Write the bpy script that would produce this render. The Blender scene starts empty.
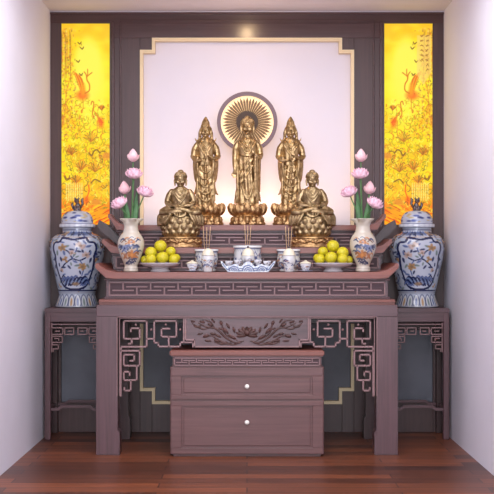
import bpy, bmesh, math, random
import numpy as np
from mathutils import Vector, Matrix
PI = math.pi
C = bpy.context.scene.collection
F = 1200.0          # focal length in pixels of a 494 px frame
H = 1.229           # eye height
HY = 260.0          # horizon row
def S(Y): return Y / F
def X(px, Y): return (px - 247.0) * S(Y)
def Z(py, Y): return H - (py - HY) * S(Y)

# ------------------------------------------------------------------ helpers
def lin(c):
    return tuple(((v/255.0)/12.92 if v/255.0 <= .04045 else ((v/255.0+.055)/1.055)**2.4) for v in c)
def link(o, parent=None):
    C.objects.link(o)
    if parent is not None: o.parent = parent
    return o
def obj(name, bm, mat, parent=None, smooth=False, origin=None):
    if isinstance(bm, bpy.types.Mesh): me = bm
    else:
        me = bpy.data.meshes.new(name)
        bm.normal_update(); bm.to_mesh(me); bm.free()
    if mat is not None:
        me.materials.clear(); me.materials.append(mat)
    if smooth:
        me.polygons.foreach_set('use_smooth', [True]*len(me.polygons))
        if smooth != True: me.set_sharp_from_angle(angle=math.radians(smooth))
    o = bpy.data.objects.new(name, me)
    if origin is not None:
        me.transform(Matrix.Translation(-Vector(origin))); o.location = origin
    return link(o, parent)
def tag(o, label, cat, group=None):
    o['label'] = label; o['category'] = cat
    if group: o['group'] = group
    return o
def thing(name, label, cat, loc=(0,0,0), group=None):
    o = bpy.data.objects.new(name, None); C.objects.link(o); o.location = loc
    o.empty_display_size = .05
    return tag(o, label, cat, group)
def part(name, bm, mat, parent, smooth=False):
    """bm in world coordinates; parented to an unrotated thing"""
    base = Vector((0,0,0)); p = parent
    while p is not None: base += p.location; p = p.parent
    o = obj(name, bm, mat, None, smooth)
    o.data.transform(Matrix.Translation(-base)); o.parent = parent
    return o
def struct(name, bm, mat, parent=None, smooth=False):
    o = obj(name, bm, mat, parent, smooth)
    o['kind'] = 'structure'
    return o
def dup(root, loc, label, group=None, mirror=False):
    r = root.copy(); C.objects.link(r); r.location = loc; r['label'] = label
    if group: r['group'] = group
    if mirror: r.scale = (-1,1,1)
    for ch in list(root.children):
        c = ch.copy(); C.objects.link(c); c.parent = r
        for g in ch.children:
            d = g.copy(); C.objects.link(d); d.parent = c
    return r
def box(bm, x0, x1, y0, y1, z0, z1, bev=0.0, seg=1):
    x0, x1 = min(x0,x1), max(x0,x1); y0, y1 = min(y0,y1), max(y0,y1); z0, z1 = min(z0,z1), max(z0,z1)
    r = bmesh.ops.create_cube(bm, size=1, matrix=Matrix.Translation(((x0+x1)/2,(y0+y1)/2,(z0+z1)/2)) @ Matrix.Diagonal((x1-x0,y1-y0,z1-z0,1)))
    if bev > 0:
        es = {e for v in r['verts'] for e in v.link_edges}
        bmesh.ops.bevel(bm, geom=list(es), offset=bev, segments=seg, affect='EDGES', clamp_overlap=True)
def prism(bm, pts, y0, y1, bev=0.0):
    """pts: list of (x,z); extruded in y"""
    a = [bm.verts.new((p[0], y0, p[1])) for p in pts]
    b = [bm.verts.new((p[0], y1, p[1])) for p in pts]
    n = len(pts); fs = []
    fs.append(bm.faces.new(a)); fs.append(bm.faces.new(b[::-1]))
    for i in range(n):
        fs.append(bm.faces.new((a[i], b[i], b[(i+1)%n], a[(i+1)%n])))
    bmesh.ops.recalc_face_normals(bm, faces=fs)
    if bev > 0:
        es = [e for e in fs[0].edges]
        bmesh.ops.bevel(bm, geom=es, offset=bev, segments=2, affect='EDGES', clamp_overlap=True)
def cyl(bm, c, r, h, n=20, r2=None):
    bmesh.ops.create_cone(bm, cap_ends=True, segments=n, radius1=r, radius2=r if r2 is None else r2, depth=h,
                          matrix=Matrix.Translation((c[0], c[1], c[2]+h/2)))
def ball(bm, c, r, n=16, rot=None):
    if not hasattr(r, '__len__'): r = (r,r,r)
    m = Matrix.Translation(c) @ (rot if rot is not None else Matrix.Identity(4)) @ Matrix.Diagonal((r[0],r[1],r[2],1))
    bmesh.ops.create_uvsphere(bm, u_segments=n, v_segments=max(6,n//2), radius=1, matrix=m)
def tube(bm, pts, rads, n=8, flat=1.0, caps=True):
    pts = [Vector(p) for p in pts]
    if not hasattr(rads, '__len__'): rads = [rads]*len(pts)
    prev = None; rings = []
    for i, p in enumerate(pts):
        t = (pts[min(i+1,len(pts)-1)] - pts[max(i-1,0)]).normalized()
        if prev is None:
            up = Vector((0,1,0)) if abs(t.y) < .9 else Vector((1,0,0))
            a = t.cross(up).normalized()
        else:
            a = (prev - t*prev.dot(t)).normalized()
        prev = a; b = t.cross(a).normalized()
        rings.append([bm.verts.new(p + a*math.cos(2*PI*k/n)*rads[i] + b*math.sin(2*PI*k/n)*rads[i]*flat) for k in range(n)])
    for i in range(len(rings)-1):
        for k in range(n):
            bm.faces.new((rings[i][k], rings[i][(k+1)%n], rings[i+1][(k+1)%n], rings[i+1][k]))
    if caps:
        bm.faces.new(rings[0][::-1]); bm.faces.new(rings[-1])
def smooth_path(pts, sub=6):
    """Catmull-Rom"""
    pts = [Vector(p) for p in pts]; out = []
    P = [pts[0]*2-pts[1]] + pts + [pts[-1]*2-pts[-2]]
    for i in range(1, len(P)-2):
        for k in range(sub):
            t = k/sub
            a,b,c,d = P[i-1],P[i],P[i+1],P[i+2]
            out.append(.5*((2*b)+(c-a)*t+(2*a-5*b+4*c-d)*t*t+(3*b-a-3*c+d)*t**3))
    out.append(pts[-1]); return out
def lathe_bm(prof, n=48, sx=1, sy=1, cap=True, m=None, fn=None):
    """prof list of (r,z). fn(theta,z,r)->r"""
    bm = bmesh.new(); rings = []
    for (r, z) in prof:
        ring = []
        for k in range(n):
            th = 2*PI*k/n
            rr = fn(th, z, r) if fn else r
            ring.append(bm.verts.new((rr*math.sin(th)*sx, -rr*math.cos(th)*sy, z)))
        rings.append(ring)
    for i in range(len(rings)-1):
        for k in range(n):
            bm.faces.new((rings[i][k], rings[i][(k+1)%n], rings[i+1][(k+1)%n], rings[i+1][k]))
    if cap:
        bm.faces.new(rings[0][::-1]); bm.faces.new(rings[-1])
    return bm
def interp_prof(pts, m):
    """resample a profile with smooth curve to m points"""
    v = smooth_path([(p[0],0,p[1]) for p in pts], 10)
    d = [0]
    for i in range(1,len(v)): d.append(d[-1]+(v[i]-v[i-1]).length)
    out = []
    for k in range(m):
        t = d[-1]*k/(m-1)
        j = min(max(int(np.searchsorted(d, t)),1), len(d)-1)
        f = (t-d[j-1])/max(d[j]-d[j-1],1e-9)
        q = v[j-1].lerp(v[j], f); out.append((max(q.x,.0005), q.z))
    return out

# ------------------------------------------------------------------ canvas painter (pictures on porcelain and the lit pictures)
class Canvas:
    def __init__(s, w, h, col):
        s.w, s.h = w, h
        s.a = np.zeros((h, w, 3)); s.a[:] = col
        s.yy, s.xx = np.mgrid[0:h, 0:w]
    def win(s, x0, x1, y0, y1):
        return max(int(x0),0), min(int(x1)+2,s.w), max(int(y0),0), min(int(y1)+2,s.h)
    def ell(s, x, y, rx, ry, col, al=1.0, soft=.35, rot=0):
        R = max(rx,ry)*(1+soft)+2
        x0,x1,y0,y1 = s.win(x-R,x+R,y-R,y+R)
        if x1<=x0 or y1<=y0: return
        X_ = s.xx[y0:y1,x0:x1]-x; Y_ = s.yy[y0:y1,x0:x1]-y
        c,n = math.cos(rot), math.sin(rot)
        d = np.sqrt(((X_*c+Y_*n)/rx)**2+((-X_*n+Y_*c)/ry)**2)
        m = np.clip((1+soft-d)/(2*soft),0,1)[...,None]*al
        s.a[y0:y1,x0:x1] = s.a[y0:y1,x0:x1]*(1-m)+np.array(col)*m
    def line(s, pts, r, col, al=1.0, taper=False):
        for i in range(len(pts)-1):
            (ax,ay),(bx,by) = pts[i],pts[i+1]
            rr = r*(1-.7*i/len(pts)) if taper else r
            x0,x1,y0,y1 = s.win(min(ax,bx)-rr-2,max(ax,bx)+rr+2,min(ay,by)-rr-2,max(ay,by)+rr+2)
            if x1<=x0 or y1<=y0: continue
            X_ = s.xx[y0:y1,x0:x1]; Y_ = s.yy[y0:y1,x0:x1]
            dx,dy = bx-ax, by-ay; L = dx*dx+dy*dy+1e-9
            t = np.clip(((X_-ax)*dx+(Y_-ay)*dy)/L,0,1)
            d = np.sqrt((X_-ax-t*dx)**2+(Y_-ay-t*dy)**2)
            m = np.clip(rr+.5-d,0,1)[...,None]*al
            s.a[y0:y1,x0:x1] = s.a[y0:y1,x0:x1]*(1-m)+np.array(col)*m
    def curve(s, pts, r, col, al=1.0, taper=False):
        q = smooth_path([(p[0],p[1],0) for p in pts], 6)
        s.line([(v.x,v.y) for v in q], r, col, al, taper)
    def sample(s, u, v):
        """u,v arrays 0..1, v=0 bottom"""
        x = np.clip((u*s.w).astype(int),0,s.w-1); y = np.clip(((1-v)*s.h).astype(int),0,s.h-1)
        return s.a[y,x]
def srgb2lin(a):
    a = np.clip(a,0,1)
    return np.where(a<=.04045, a/12.92, ((a+.055)/1.055)**2.4)
def set_cols(me, rgb):
    at = me.color_attributes.new('paint', 'FLOAT_COLOR', 'POINT')
    out = np.ones((len(me.vertices),4)); out[:,:3] = srgb2lin(rgb)
    at.data.foreach_set('color', out.ravel())
def painted_lathe(name, prof, n, canvas, fn=None, mat=None, parent=None):
    bm = lathe_bm(prof, n, fn=fn)
    me = bpy.data.meshes.new(name); bm.to_mesh(me); bm.free()
    m = len(prof)
    u = np.tile((np.arange(n)/n+.5)%1.0, m); v = np.repeat(np.arange(m)/(m-1), n)
    zs = np.array([p[1] for p in prof]); v = np.repeat((zs-zs.min())/(zs.max()-zs.min()), n)
    set_cols(me, canvas.sample(u, v))
    return obj(name, me, mat, parent, smooth=True)

# ------------------------------------------------------------------ materials
def new_mat(name):
    m = bpy.data.materials.new(name); m.use_nodes = True
    nt = m.node_tree; b = nt.nodes['Principled BSDF']
    return m, nt, b
def node(nt, t, **kw):
    n = nt.nodes.new(t)
    for k, v in kw.items():
        if k in n.inputs.keys(): n.inputs[k].default_value = v
        else: setattr(n, k, v)
    return n
def simple(name, col, rough=.5, metal=0, spec=.5, noise=None, bump=0, bscale=60, coat=0):
    m, nt, b = new_mat(name)
    c = lin(col)+(1,)
    b.inputs['Base Color'].default_value = c
    b.inputs['Roughness'].default_value = rough
    b.inputs['Metallic'].default_value = metal
    b.inputs['Specular IOR Level'].default_value = spec
    b.inputs['Coat Weight'].default_value = coat
    tc = node(nt,'ShaderNodeTexCoord')
    if noise:
        nz = node(nt,'ShaderNodeTexNoise', Scale=noise[1], Detail=4.0)
        nt.links.new(tc.outputs['Object'], nz.inputs['Vector'])
        rp = node(nt,'ShaderNodeValToRGB')
        rp.color_ramp.elements[0].position = .35; rp.color_ramp.elements[1].position = .65
        rp.color_ramp.elements[0].color = c; rp.color_ramp.elements[1].color = lin(noise[0])+(1,)
        nt.links.new(nz.outputs['Fac'], rp.inputs['Fac']); nt.links.new(rp.outputs['Color'], b.inputs['Base Color'])
    if bump:
        nz = node(nt,'ShaderNodeTexNoise', Scale=float(bscale), Detail=3.0)
        nt.links.new(tc.outputs['Object'], nz.inputs['Vector'])
        bp = node(nt,'ShaderNodeBump', Strength=bump, Distance=.01)
        nt.links.new(nz.outputs['Fac'], bp.inputs['Height']); nt.links.new(bp.outputs['Normal'], b.inputs['Normal'])
    return m
def wood(name, c1, c2, rough=.38, axis='x', scale=1.0, coat=.2):
    m, nt, b = new_mat(name)
    tc = node(nt,'ShaderNodeTexCoord'); mp = node(nt,'ShaderNodeMapping')
    sc = {'x':(1.2,14,26),'z':(26,14,1.2)}[axis]
    mp.inputs['Scale'].default_value = tuple(v*scale for v in sc)
    nt.links.new(tc.outputs['Object'], mp.inputs['Vector'])
    nz = node(nt,'ShaderNodeTexNoise', Scale=1.6, Detail=6.0, Roughness=.6, Distortion=.6)
    nt.links.new(mp.outputs['Vector'], nz.inputs['Vector'])
    rp = node(nt,'ShaderNodeValToRGB')
    rp.color_ramp.elements[0].position = .3; rp.color_ramp.elements[1].position = .7
    rp.color_ramp.elements[0].color = lin(c1)+(1,); rp.color_ramp.elements[1].color = lin(c2)+(1,)
    nt.links.new(nz.outputs['Fac'], rp.inputs['Fac']); nt.links.new(rp.outputs['Color'], b.inputs['Base Color'])
    b.inputs['Roughness'].default_value = rough; b.inputs['Coat Weight'].default_value = coat
    b.inputs['Coat Roughness'].default_value = .25
    return m
M = {}
M['wood'] = wood('rosewood', (70,45,49), (94,63,68))
M['wood_v'] = wood('rosewood_upright', (72,46,50), (94,63,68), axis='z')
M['wood_dark'] = wood('rosewood_dark', (52,32,32), (66,42,42), axis='z')
M['panelling'] = wood('panelling_wood', (62,38,38), (76,50,49), axis='z', rough=.42, coat=.1)
M['panelling_h'] = wood('panelling_wood_level', (62,38,38), (78,50,50), axis='x', rough=.22)
M['wood_light'] = wood('rosewood_edge', (130,98,98), (144,112,112), coat=.05)
M['wood_warm_lit'] = wood('rosewood_warm_lit', (112,56,46), (134,72,58))  # rosewood for top boards, warm light from above put into its red
M['carving'] = wood('carved_rosewood', (60,32,27), (84,48,40), rough=.5, coat=0)
M['recess'] = wood('rosewood_recess', (66,44,50), (78,54,60), coat=0, rough=.6)
M['cabinet'] = wood('cabinet_rosewood', (84,48,48), (106,66,64))
M['gold_trim'] = simple('pale_gold_trim', (226,204,164), .4, .1)
M['wall'] = simple('white_paint', (228,224,234), .7, noise=((225,221,231),3), bump=.02, bscale=200)
M['ceil'] = simple('ceiling_paint', (224,216,224), .8, noise=((221,213,221),2))
M['plaster'] = simple('panel_plaster', (226,221,232), .5, noise=((223,218,229),2))
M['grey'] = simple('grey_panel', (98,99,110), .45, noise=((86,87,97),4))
M['brass'] = simple('knob_white', (245,240,232), .2, 0)
M['bronze'] = simple('antique_bronze', (180,156,118), .30, .88, noise=((124,102,70),34), bump=.26, bscale=110)
M['gilt'] = simple('gilt_bronze', (202,172,126), .28, .88, noise=((140,114,76),34), bump=.26, bscale=120)
M['gilt_ped'] = simple('gilt_pedestal', (206,168,118), .30, .88, noise=((134,98,64),40), bump=.35, bscale=120)
M['fruit'] = simple('citrus_skin', (218,196,26), .4, noise=((168,166,22),9), bump=.15, bscale=220)
M['fruit_stem'] = simple('fruit_stem', (90,80,30), .7)
M['stem'] = simple('lotus_stem', (86,128,74), .5, noise=((70,110,62),30))
M['leaf'] = simple('lotus_leaf', (78,124,72), .5, noise=((60,100,58),20))
M['petal'] = simple('lotus_petal', (236,186,204), .5, noise=((242,204,218),25))
M['petal_pale'] = simple('lotus_petal_pale', (244,206,208), .5, noise=((240,190,200),25))
M['porc'] = simple('white_porcelain', (186,188,194), .15, noise=((120,128,158),70), coat=.5)
M['cream'] = simple('cream_porcelain', (222,214,192), .18, coat=.5)
M['blue'] = simple('blue_glaze', (96,106,146), .2, coat=.4)
M['bowl'] = simple('grey_porcelain', (196,190,192), .2, coat=.4)
M['ash'] = simple('incense_ash', (170,165,158), .9, bump=.5)
M['incense'] = simple('incense_stick', (196,160,120), .8)
M['incense_red'] = simple('incense_foot', (150,50,40), .8)
M['finial'] = simple('dark_glaze', (52,60,80), .2, noise=((120,90,70),60), coat=.5)
M['halo_ring'] = simple('halo_ring_wood', (112,84,92), .4)
M['halo_dark'] = simple('halo_ray', (112,80,42), .4, .4)
M['halo_hub'] = simple('halo_hub', (62,42,26), .5, .2)
M['downlight'] = simple('lamp_housing', (240,240,240), .4)
def painted(name, rough=.15, emit=0):
    m, nt, b = new_mat(name)
    at = node(nt,'ShaderNodeAttribute', attribute_name='paint')
    nt.links.new(at.outputs['Color'], b.inputs['Base Color'])
    b.inputs['Roughness'].default_value = rough
    b.inputs['Coat Weight'].default_value = 0 if emit else .5
    if emit:
        b.inputs['Base Color'].default_value = (0.02,0.02,0.02,1)
        nt.links.remove(b.inputs['Base Color'].links[0])
        b.inputs['Specular IOR Level'].default_value = .1
        nt.links.new(at.outputs['Color'], b.inputs['Emission Color']); b.inputs['Emission Strength'].default_value = emit
    return m
M['painted'] = painted('painted_porcelain')
M['lightbox'] = painted('backlit_painting', .5, 1.0)
def glow(name, col, st):
    m, nt, b = new_mat(name)
    b.inputs['Base Color'].default_value = lin(col)+(1,)
    b.inputs['Emission Color'].default_value = lin(col)+(1,); b.inputs['Emission Strength'].default_value = st
    return m
M['halo_glow'] = glow('halo_light', (255,224,174), .66)
M['led'] = glow('warm_led', (255,214,150), 1.6)
M['led_strong'] = glow('downlight_lens', (255,196,120), 34)
def floor_mat():
    m, nt, b = new_mat('floor_boards')
    tc = node(nt,'ShaderNodeTexCoord')
    br = node(nt,'ShaderNodeTexBrick')
    br.inputs['Color1'].default_value = lin((134,74,44))+(1,); br.inputs['Color2'].default_value = lin((66,32,20))+(1,)
    br.inputs['Mortar'].default_value = lin((50,24,18))+(1,)
    br.inputs['Scale'].default_value = 1.0; br.inputs['Mortar Size'].default_value = .004
    br.inputs['Brick Width'].default_value = 1.3; br.inputs['Row Height'].default_value = .135
    br.offset = .37
    nt.links.new(tc.outputs['Object'], br.inputs['Vector'])
    mp = node(nt,'ShaderNodeMapping'); mp.inputs['Scale'].default_value = (1.5,30,1)
    nt.links.new(tc.outputs['Object'], mp.inputs['Vector'])
    nz = node(nt,'ShaderNodeTexNoise', Scale=1.4, Detail=6.0, Distortion=.5)
    nt.links.new(mp.outputs['Vector'], nz.inputs['Vector'])
    rp = node(nt,'ShaderNodeValToRGB')
    rp.color_ramp.elements[0].position=.3; rp.color_ramp.elements[0].color=(.55,.5,.5,1)
    rp.color_ramp.elements[1].position=.7; rp.color_ramp.elements[1].color=(1.25,1.2,1.15,1)
    nt.links.new(nz.outputs['Fac'], rp.inputs['Fac'])
    mx = node(nt,'ShaderNodeMix', data_type='RGBA', blend_type='MULTIPLY'); mx.inputs[0].default_value = 1
    nt.links.new(br.outputs['Color'], mx.inputs[6]); nt.links.new(rp.outputs['Color'], mx.inputs[7])
    nt.links.new(mx.outputs[2], b.inputs['Base Color'])
    b.inputs['Roughness'].default_value = .42; b.inputs['Coat Weight'].default_value = .12; b.inputs['Coat Roughness'].default_value = .2
    return m
M['floor'] = floor_mat()

# ------------------------------------------------------------------ room
YB = 8.57                       # wall plane of the panelling
HW = 1.405                      # half width of the room
CZ = Z(11.2, YB)
Y0 = -1.5
b = bmesh.new(); box(b, -HW-.1, HW+.1, Y0, YB+.2, -.1, 0); struct('floor', b, M['floor'])
b = bmesh.new(); box(b, -HW-.1, HW+.1, Y0, YB+.2, CZ, CZ+.1); struct('ceiling', b, M['ceil'])
b = bmesh.new(); box(b, -HW-.12, -HW, Y0, YB+.2, 0, CZ); struct('wall_left', b, M['wall'])
b = bmesh.new(); box(b, HW, HW+.12, Y0, YB+.2, 0, CZ); struct('wall_right', b, M['wall'])
b = bmesh.new(); box(b, -HW, HW, YB+.06, YB+.2, 0, CZ); struct('wall_back', b, M['plaster'])
# wooden panelling on the back wall
def bx(px): return X(px, YB)
def bz(py): return Z(py, YB)
PT = 12.6
b = bmesh.new()
def pr(x0,x1,y0,y1, f=YB, back=YB+.06, bev=.002):
    box(b, bx(x0), bx(x1), f, back, bz(y1) if y1 < 430 else 0, bz(y0), bev)
L0, L1 = 50.3, 61
pr(50.3, 61, 23, 440); pr(433, 443.7, 23, 440)
pr(110, 140, 38, 440); pr(354, 384, 38, 440)
for x0,x1 in ((140,152),(342,354)):
    pr(x0,x1,38,50); pr(x0,x1,391,440)
pr(152,342,404,440)
pr(61,110,225,330); pr(384,433,225,330); pr(61,110,402,440); pr(384,433,402,440)
pan = struct('trim_1', b, M['panelling'])
b = bmesh.new(); pr(50.3, 443.7, PT, 23); pr(110, 384, 23, 38); struct('trim_6', b, M['panelling_h'])
b = bmesh.new()
for a in (-1,1):
    def mx(x): return 247+a*(x-247)
    for x0,x1 in ((111.5,114.5),(119.5,121.3)):
        box(b, bx(mx(x0)), bx(mx(x1)), YB-.008, YB, .0, bz(21.5), .003)
box(b, bx(119.5), bx(374.5), YB-.008, YB, bz(21.2), bz(20), .002)
box(b, bx(50.3), bx(443.7), YB-.02, YB, bz(15), bz(PT), .003)
struct('trim_2', b, M['panelling_h'])
# grey lower side panels are recessed in the panelling
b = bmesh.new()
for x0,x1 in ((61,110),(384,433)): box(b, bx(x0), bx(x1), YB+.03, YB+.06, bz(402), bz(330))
box(b, bx(140), bx(354), YB+.052, YB+.0605, bz(404), bz(262))  # added grey sheet over the centre plaster, its colour holds the under-table shade
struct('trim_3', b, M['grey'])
# pale gold moulding round the centre panel
cor = [(140,50),(152,50),(152,38),(342,38),(342,50),(354,50),(354,391),(342,391),(342,404),(152,404),(152,391),(140,391)]
def off_poly(p, d):
    n = len(p); out = []
    for i in range(n):
        a, c, e = Vector(p[i-1]), Vector(p[i]), Vector(p[(i+1)%n])
        d1 = (c-a).normalized(); d2 = (e-c).normalized()
        n1 = Vector((-d1.y, d1.x)); n2 = Vector((-d2.y, d2.x))
        out.append(c+(n1+n2)*d)
    return out
def ring_poly(bm, pin, pout, y0, y1):
    n = len(pin)
    va = [bm.verts.new((bx(q[0]), y0, bz(q[1]))) for q in pin]; vb = [bm.verts.new((bx(q[0]), y0, bz(q[1]))) for q in pout]
    vc = [bm.verts.new((bx(q[0]), y1, bz(q[1]))) for q in pin]; vd = [bm.verts.new((bx(q[0]), y1, bz(q[1]))) for q in pout]
    for i in range(n):
        j = (i+1)%n
        bm.faces.new((va[i],va[j],vb[j],vb[i])); bm.faces.new((va[i],vc[i],vc[j],va[j])); bm.faces.new((vb[i],vb[j],vd[j],vd[i]))
    bmesh.ops.recalc_face_normals(bm, faces=bm.faces)
b = bmesh.new()
ring_poly(b, off_poly(cor, 0), off_poly(cor, 1.6), YB-.012, YB+.02)
ring_poly(b, off_poly(cor, 1.6), off_poly(cor, 3.0), YB-.004, YB+.058)
o = struct('trim_4', b, M['gold_trim'])
# small cornice shadow line between ceiling and panelling is real: a thin moulding
b = bmesh.new(); box(b, -HW, HW, YB-.004, YB+.06, bz(PT), CZ, .0); struct('trim_5', b, M['ceil'])

# ------------------------------------------------------------------ the two backlit pictures
def lerp(a,b,t): return [a[i]+(b[i]-a[i])*t for i in range(3)]
def paint_picture(right):
    W_, H_ = 122, 480
    rnd = random.Random(5)
    c = Canvas(W_, H_, (1,.8,.1))
    yy = c.yy/H_; xx = c.xx/W_
    stops = [(0,(.98,.76,.14)),(.10,(.99,.82,.16)),(.3,(1,.92,.14)),(.5,(1,.88,.06)),(.75,(1,.84,.06)),(.86,(1,.70,.05)),(.915,(1,.46,.05)),(1,(1,.62,.03))]
    for ch in range(3):
        c.a[...,ch] = np.interp(yy, [q[0] for q in stops], [q[1][ch] for q in stops])
    def E(x,y,rx,ry,col,al=1,soft=.3,rot=0): c.ell(x*W_,y*H_,rx*W_,ry*H_,col,al,soft,rot)
    for _ in range(170):
        x,y = rnd.random(), rnd.random()
        E(x,y,rnd.uniform(.05,.20),rnd.uniform(.008,.025), rnd.choice([(.98,.76,.06),(1,.95,.22),(1,.70,.06),(1,.93,.08)]), .35, .6)
    E(.58,.30,.36,.22,(1,.95,.26),.9,.25)
    E(.53,.19,.24,.11,(1,.95,.36),.8,.25); E(.55,.26,.27,.13,(1,.95,.33),.8,.25)
    OR = (.88,.50,.10); DK = (.52,.34,.12); RD = (.97,.34,.06); OL = (.70,.62,.08); GD=(.85,.66,.08)
    def Cv(pts,r,col,al=.8,taper=False): c.curve([(p[0]*W_,p[1]*H_) for p in pts], r, col, al, taper)
    def arcs(n, y0, y1, cols, al, ws=(.05,.13)):
        for _ in range(n):
            x = rnd.random(); y = rnd.uniform(y0,y1); w = rnd.uniform(*ws); a0 = rnd.uniform(0,6.3); da = rnd.uniform(1.5,3.6)
            pts = [(x+w*.5*math.cos(a0+da*t), y+w*.15*math.sin(a0+da*t)) for t in (0,.33,.66,1)]
            Cv(pts, rnd.uniform(.5,1.0), rnd.choice(cols), rnd.uniform(al*.6,al))
    arcs(260,.38,.70,[GD,OL,OR,(1,.96,.4)],.6)
    arcs(330,.62,.93,[GD,OL,OR,DK,(1,.6,.1),(1,.96,.4)],.6)
    for _ in range(18):
        x = rnd.uniform(.0,.24)
        Cv([(x,.02+rnd.random()*.05),(x+rnd.uniform(-.02,.02),.12),(x+rnd.uniform(-.03,.03),rnd.uniform(.18,.30))], .7, rnd.choice([GD,DK,(.85,.6,.2)]), .45)
    for _ in range(620):
        y = rnd.uniform(.02,.56); x = abs(rnd.gauss(0,.14+.05*(y>.25)))
        c.ell(x*W_,y*H_,rnd.uniform(.8,2.1),rnd.uniform(1,2.8), rnd.choice([DK,OR,(.85,.42,.14),(.95,.72,.3),(1,.85,.5)]), .5, .5)
    Cv([(.02,.5),(.08,.42),(.10,.33),(.22,.24)],1.3,OR,.55); Cv([(0,.44),(.12,.38),(.30,.36)],1.1,OR,.5)
    for x,y in ((.37,.10),(.42,.125),(.34,.19),(.40,.255)):
        Cv([(x-.04,y-.008),(x,y),(x+.03,y-.010)],1.1,DK,.8); c.ell(x*W_,y*H_,2.0,1.5,DK,.7)
    # large crane with raised wing, head turned up
    for k in range(7):
        Cv([(.24+.022*k,.235+.004*k),(.32+.018*k,.285),(.40+.012*k,.34)],1.3,(OR,(.98,.70,.16),RD)[k%3],.75)
    c.ell(.42*W_,.355*H_,.12*W_,.022*H_,RD,.75,.5); c.ell(.44*W_,.325*H_,.05*W_,.03*H_,(.98,.66,.12),.8,.4)
    Cv([(.48,.345),(.565,.33),(.565,.30),(.52,.28),(.51,.262)],1.5,OR,.9)
    for q in ((.46,.238),(.53,.225),(.62,.242)): Cv([(.51,.264),((.51+q[0])/2+.01,.25),q],1.2,OR,.85)
    Cv([(.43,.37),(.44,.41),(.42,.44)],.9,OR,.7)
    # second crane, smaller, facing left
    Cv([(.60,.325+.075),(.62,.385),(.655,.392),(.645,.42),(.63,.445),(.66,.465)],1.3,OR,.9)
    for k in range(6): Cv([(.67+.02*k,.435+.006*k),(.72+.02*k,.455+.006*k),(.76+.018*k,.49)],1.2,((.95,.62,.12),OR)[k%2],.7)
    c.ell(.80*W_,.49*H_,.06*W_,.024*H_,RD,.7,.5); Cv([(.72,.48),(.73,.53),(.71,.56)],.9,OR,.7)
    # lotus flowers, leaves and stems
    for x,y,q in ((.60,.575,.17),(.40,.715,.14),(.68,.725,.15),(.2,.64,.12),(.82,.42,.07),(.30,.78,.13)):
        for k in range(8):
            an = -PI/2+(k-3.5)*.36
            for j in (-.12,.12):
                Cv([(x,y+.010),(x+math.cos(an+j)*q*.6,y+math.sin(an+j)*q*.14),(x+math.cos(an)*q,y+math.sin(an)*q*.24)],.6,rnd.choice([DK,OR,OR]),.7)
    for x,y in ((.93,.655),(.70,.885)):
        c.ell(x*W_,y*H_,.10*W_,.018*H_,(.93,.60,.20),.8,.35)
        for k in range(4): Cv([(x-.08,y-.010+.006*k),(x+.08,y-.012+.006*k)],.6,OR,.7)
    Cv([(.56,.64),(.61,.653),(.66,.632),(.72,.625),(.78,.64)],1.4,DK,.85)
    Cv([(.05,.755),(.10,.775),(.18,.765)],1.4,DK,.7); Cv([(.60,.79),(.68,.772),(.80,.785)],1.4,DK,.75)
    Cv([(.55,.80),(.56,.83),(.50,.87)],1.5,RD,.6); c.ell(.50*W_,.875*H_,.06*W_,.018*H_,RD,.6,.5)
    for k in range(8):
        Cv([(.10+.045*k,.79),(.10+.045*k,.875)],1.5,(1,.92,.55),.6); Cv([(.12+.045*k,.80),(.12+.045*k,.87)],.6,OR,.35)
    for _ in range(70):
        x,y = rnd.random(), rnd.uniform(.905,.99)
        Cv([(x-.08,y+.008),(x,y-.004),(x+.07,y-.010)],rnd.uniform(.7,1.3),rnd.choice([(.92,.30,.04),(1,.78,.10),(.85,.38,.06),(1,.66,.05)]),.7)
    c.a = c.a[:, ::-1].copy() if right else c.a
    if right:                                                   # column of brush writing beside the moon
        [c.line([(x,.06*H_),(x,.30*H_-abs(x-.8*W_)*1.5)],1.6,(.99,.84,.46),.55) for x in np.arange(.68*W_,.96*W_,2.2)]
        for col,n in ((.77,6),(.88,8)):
            for k in range(n):
                y = .06+k*.024
                for _ in range(3):
                    a = rnd.uniform(-.02,.02); e = rnd.uniform(-.008,.008)
                    Cv([(col-.02+a,y+e),(col+.02+a,y-e)],.8,(.66,.42,.18),.6)
    return c
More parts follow.
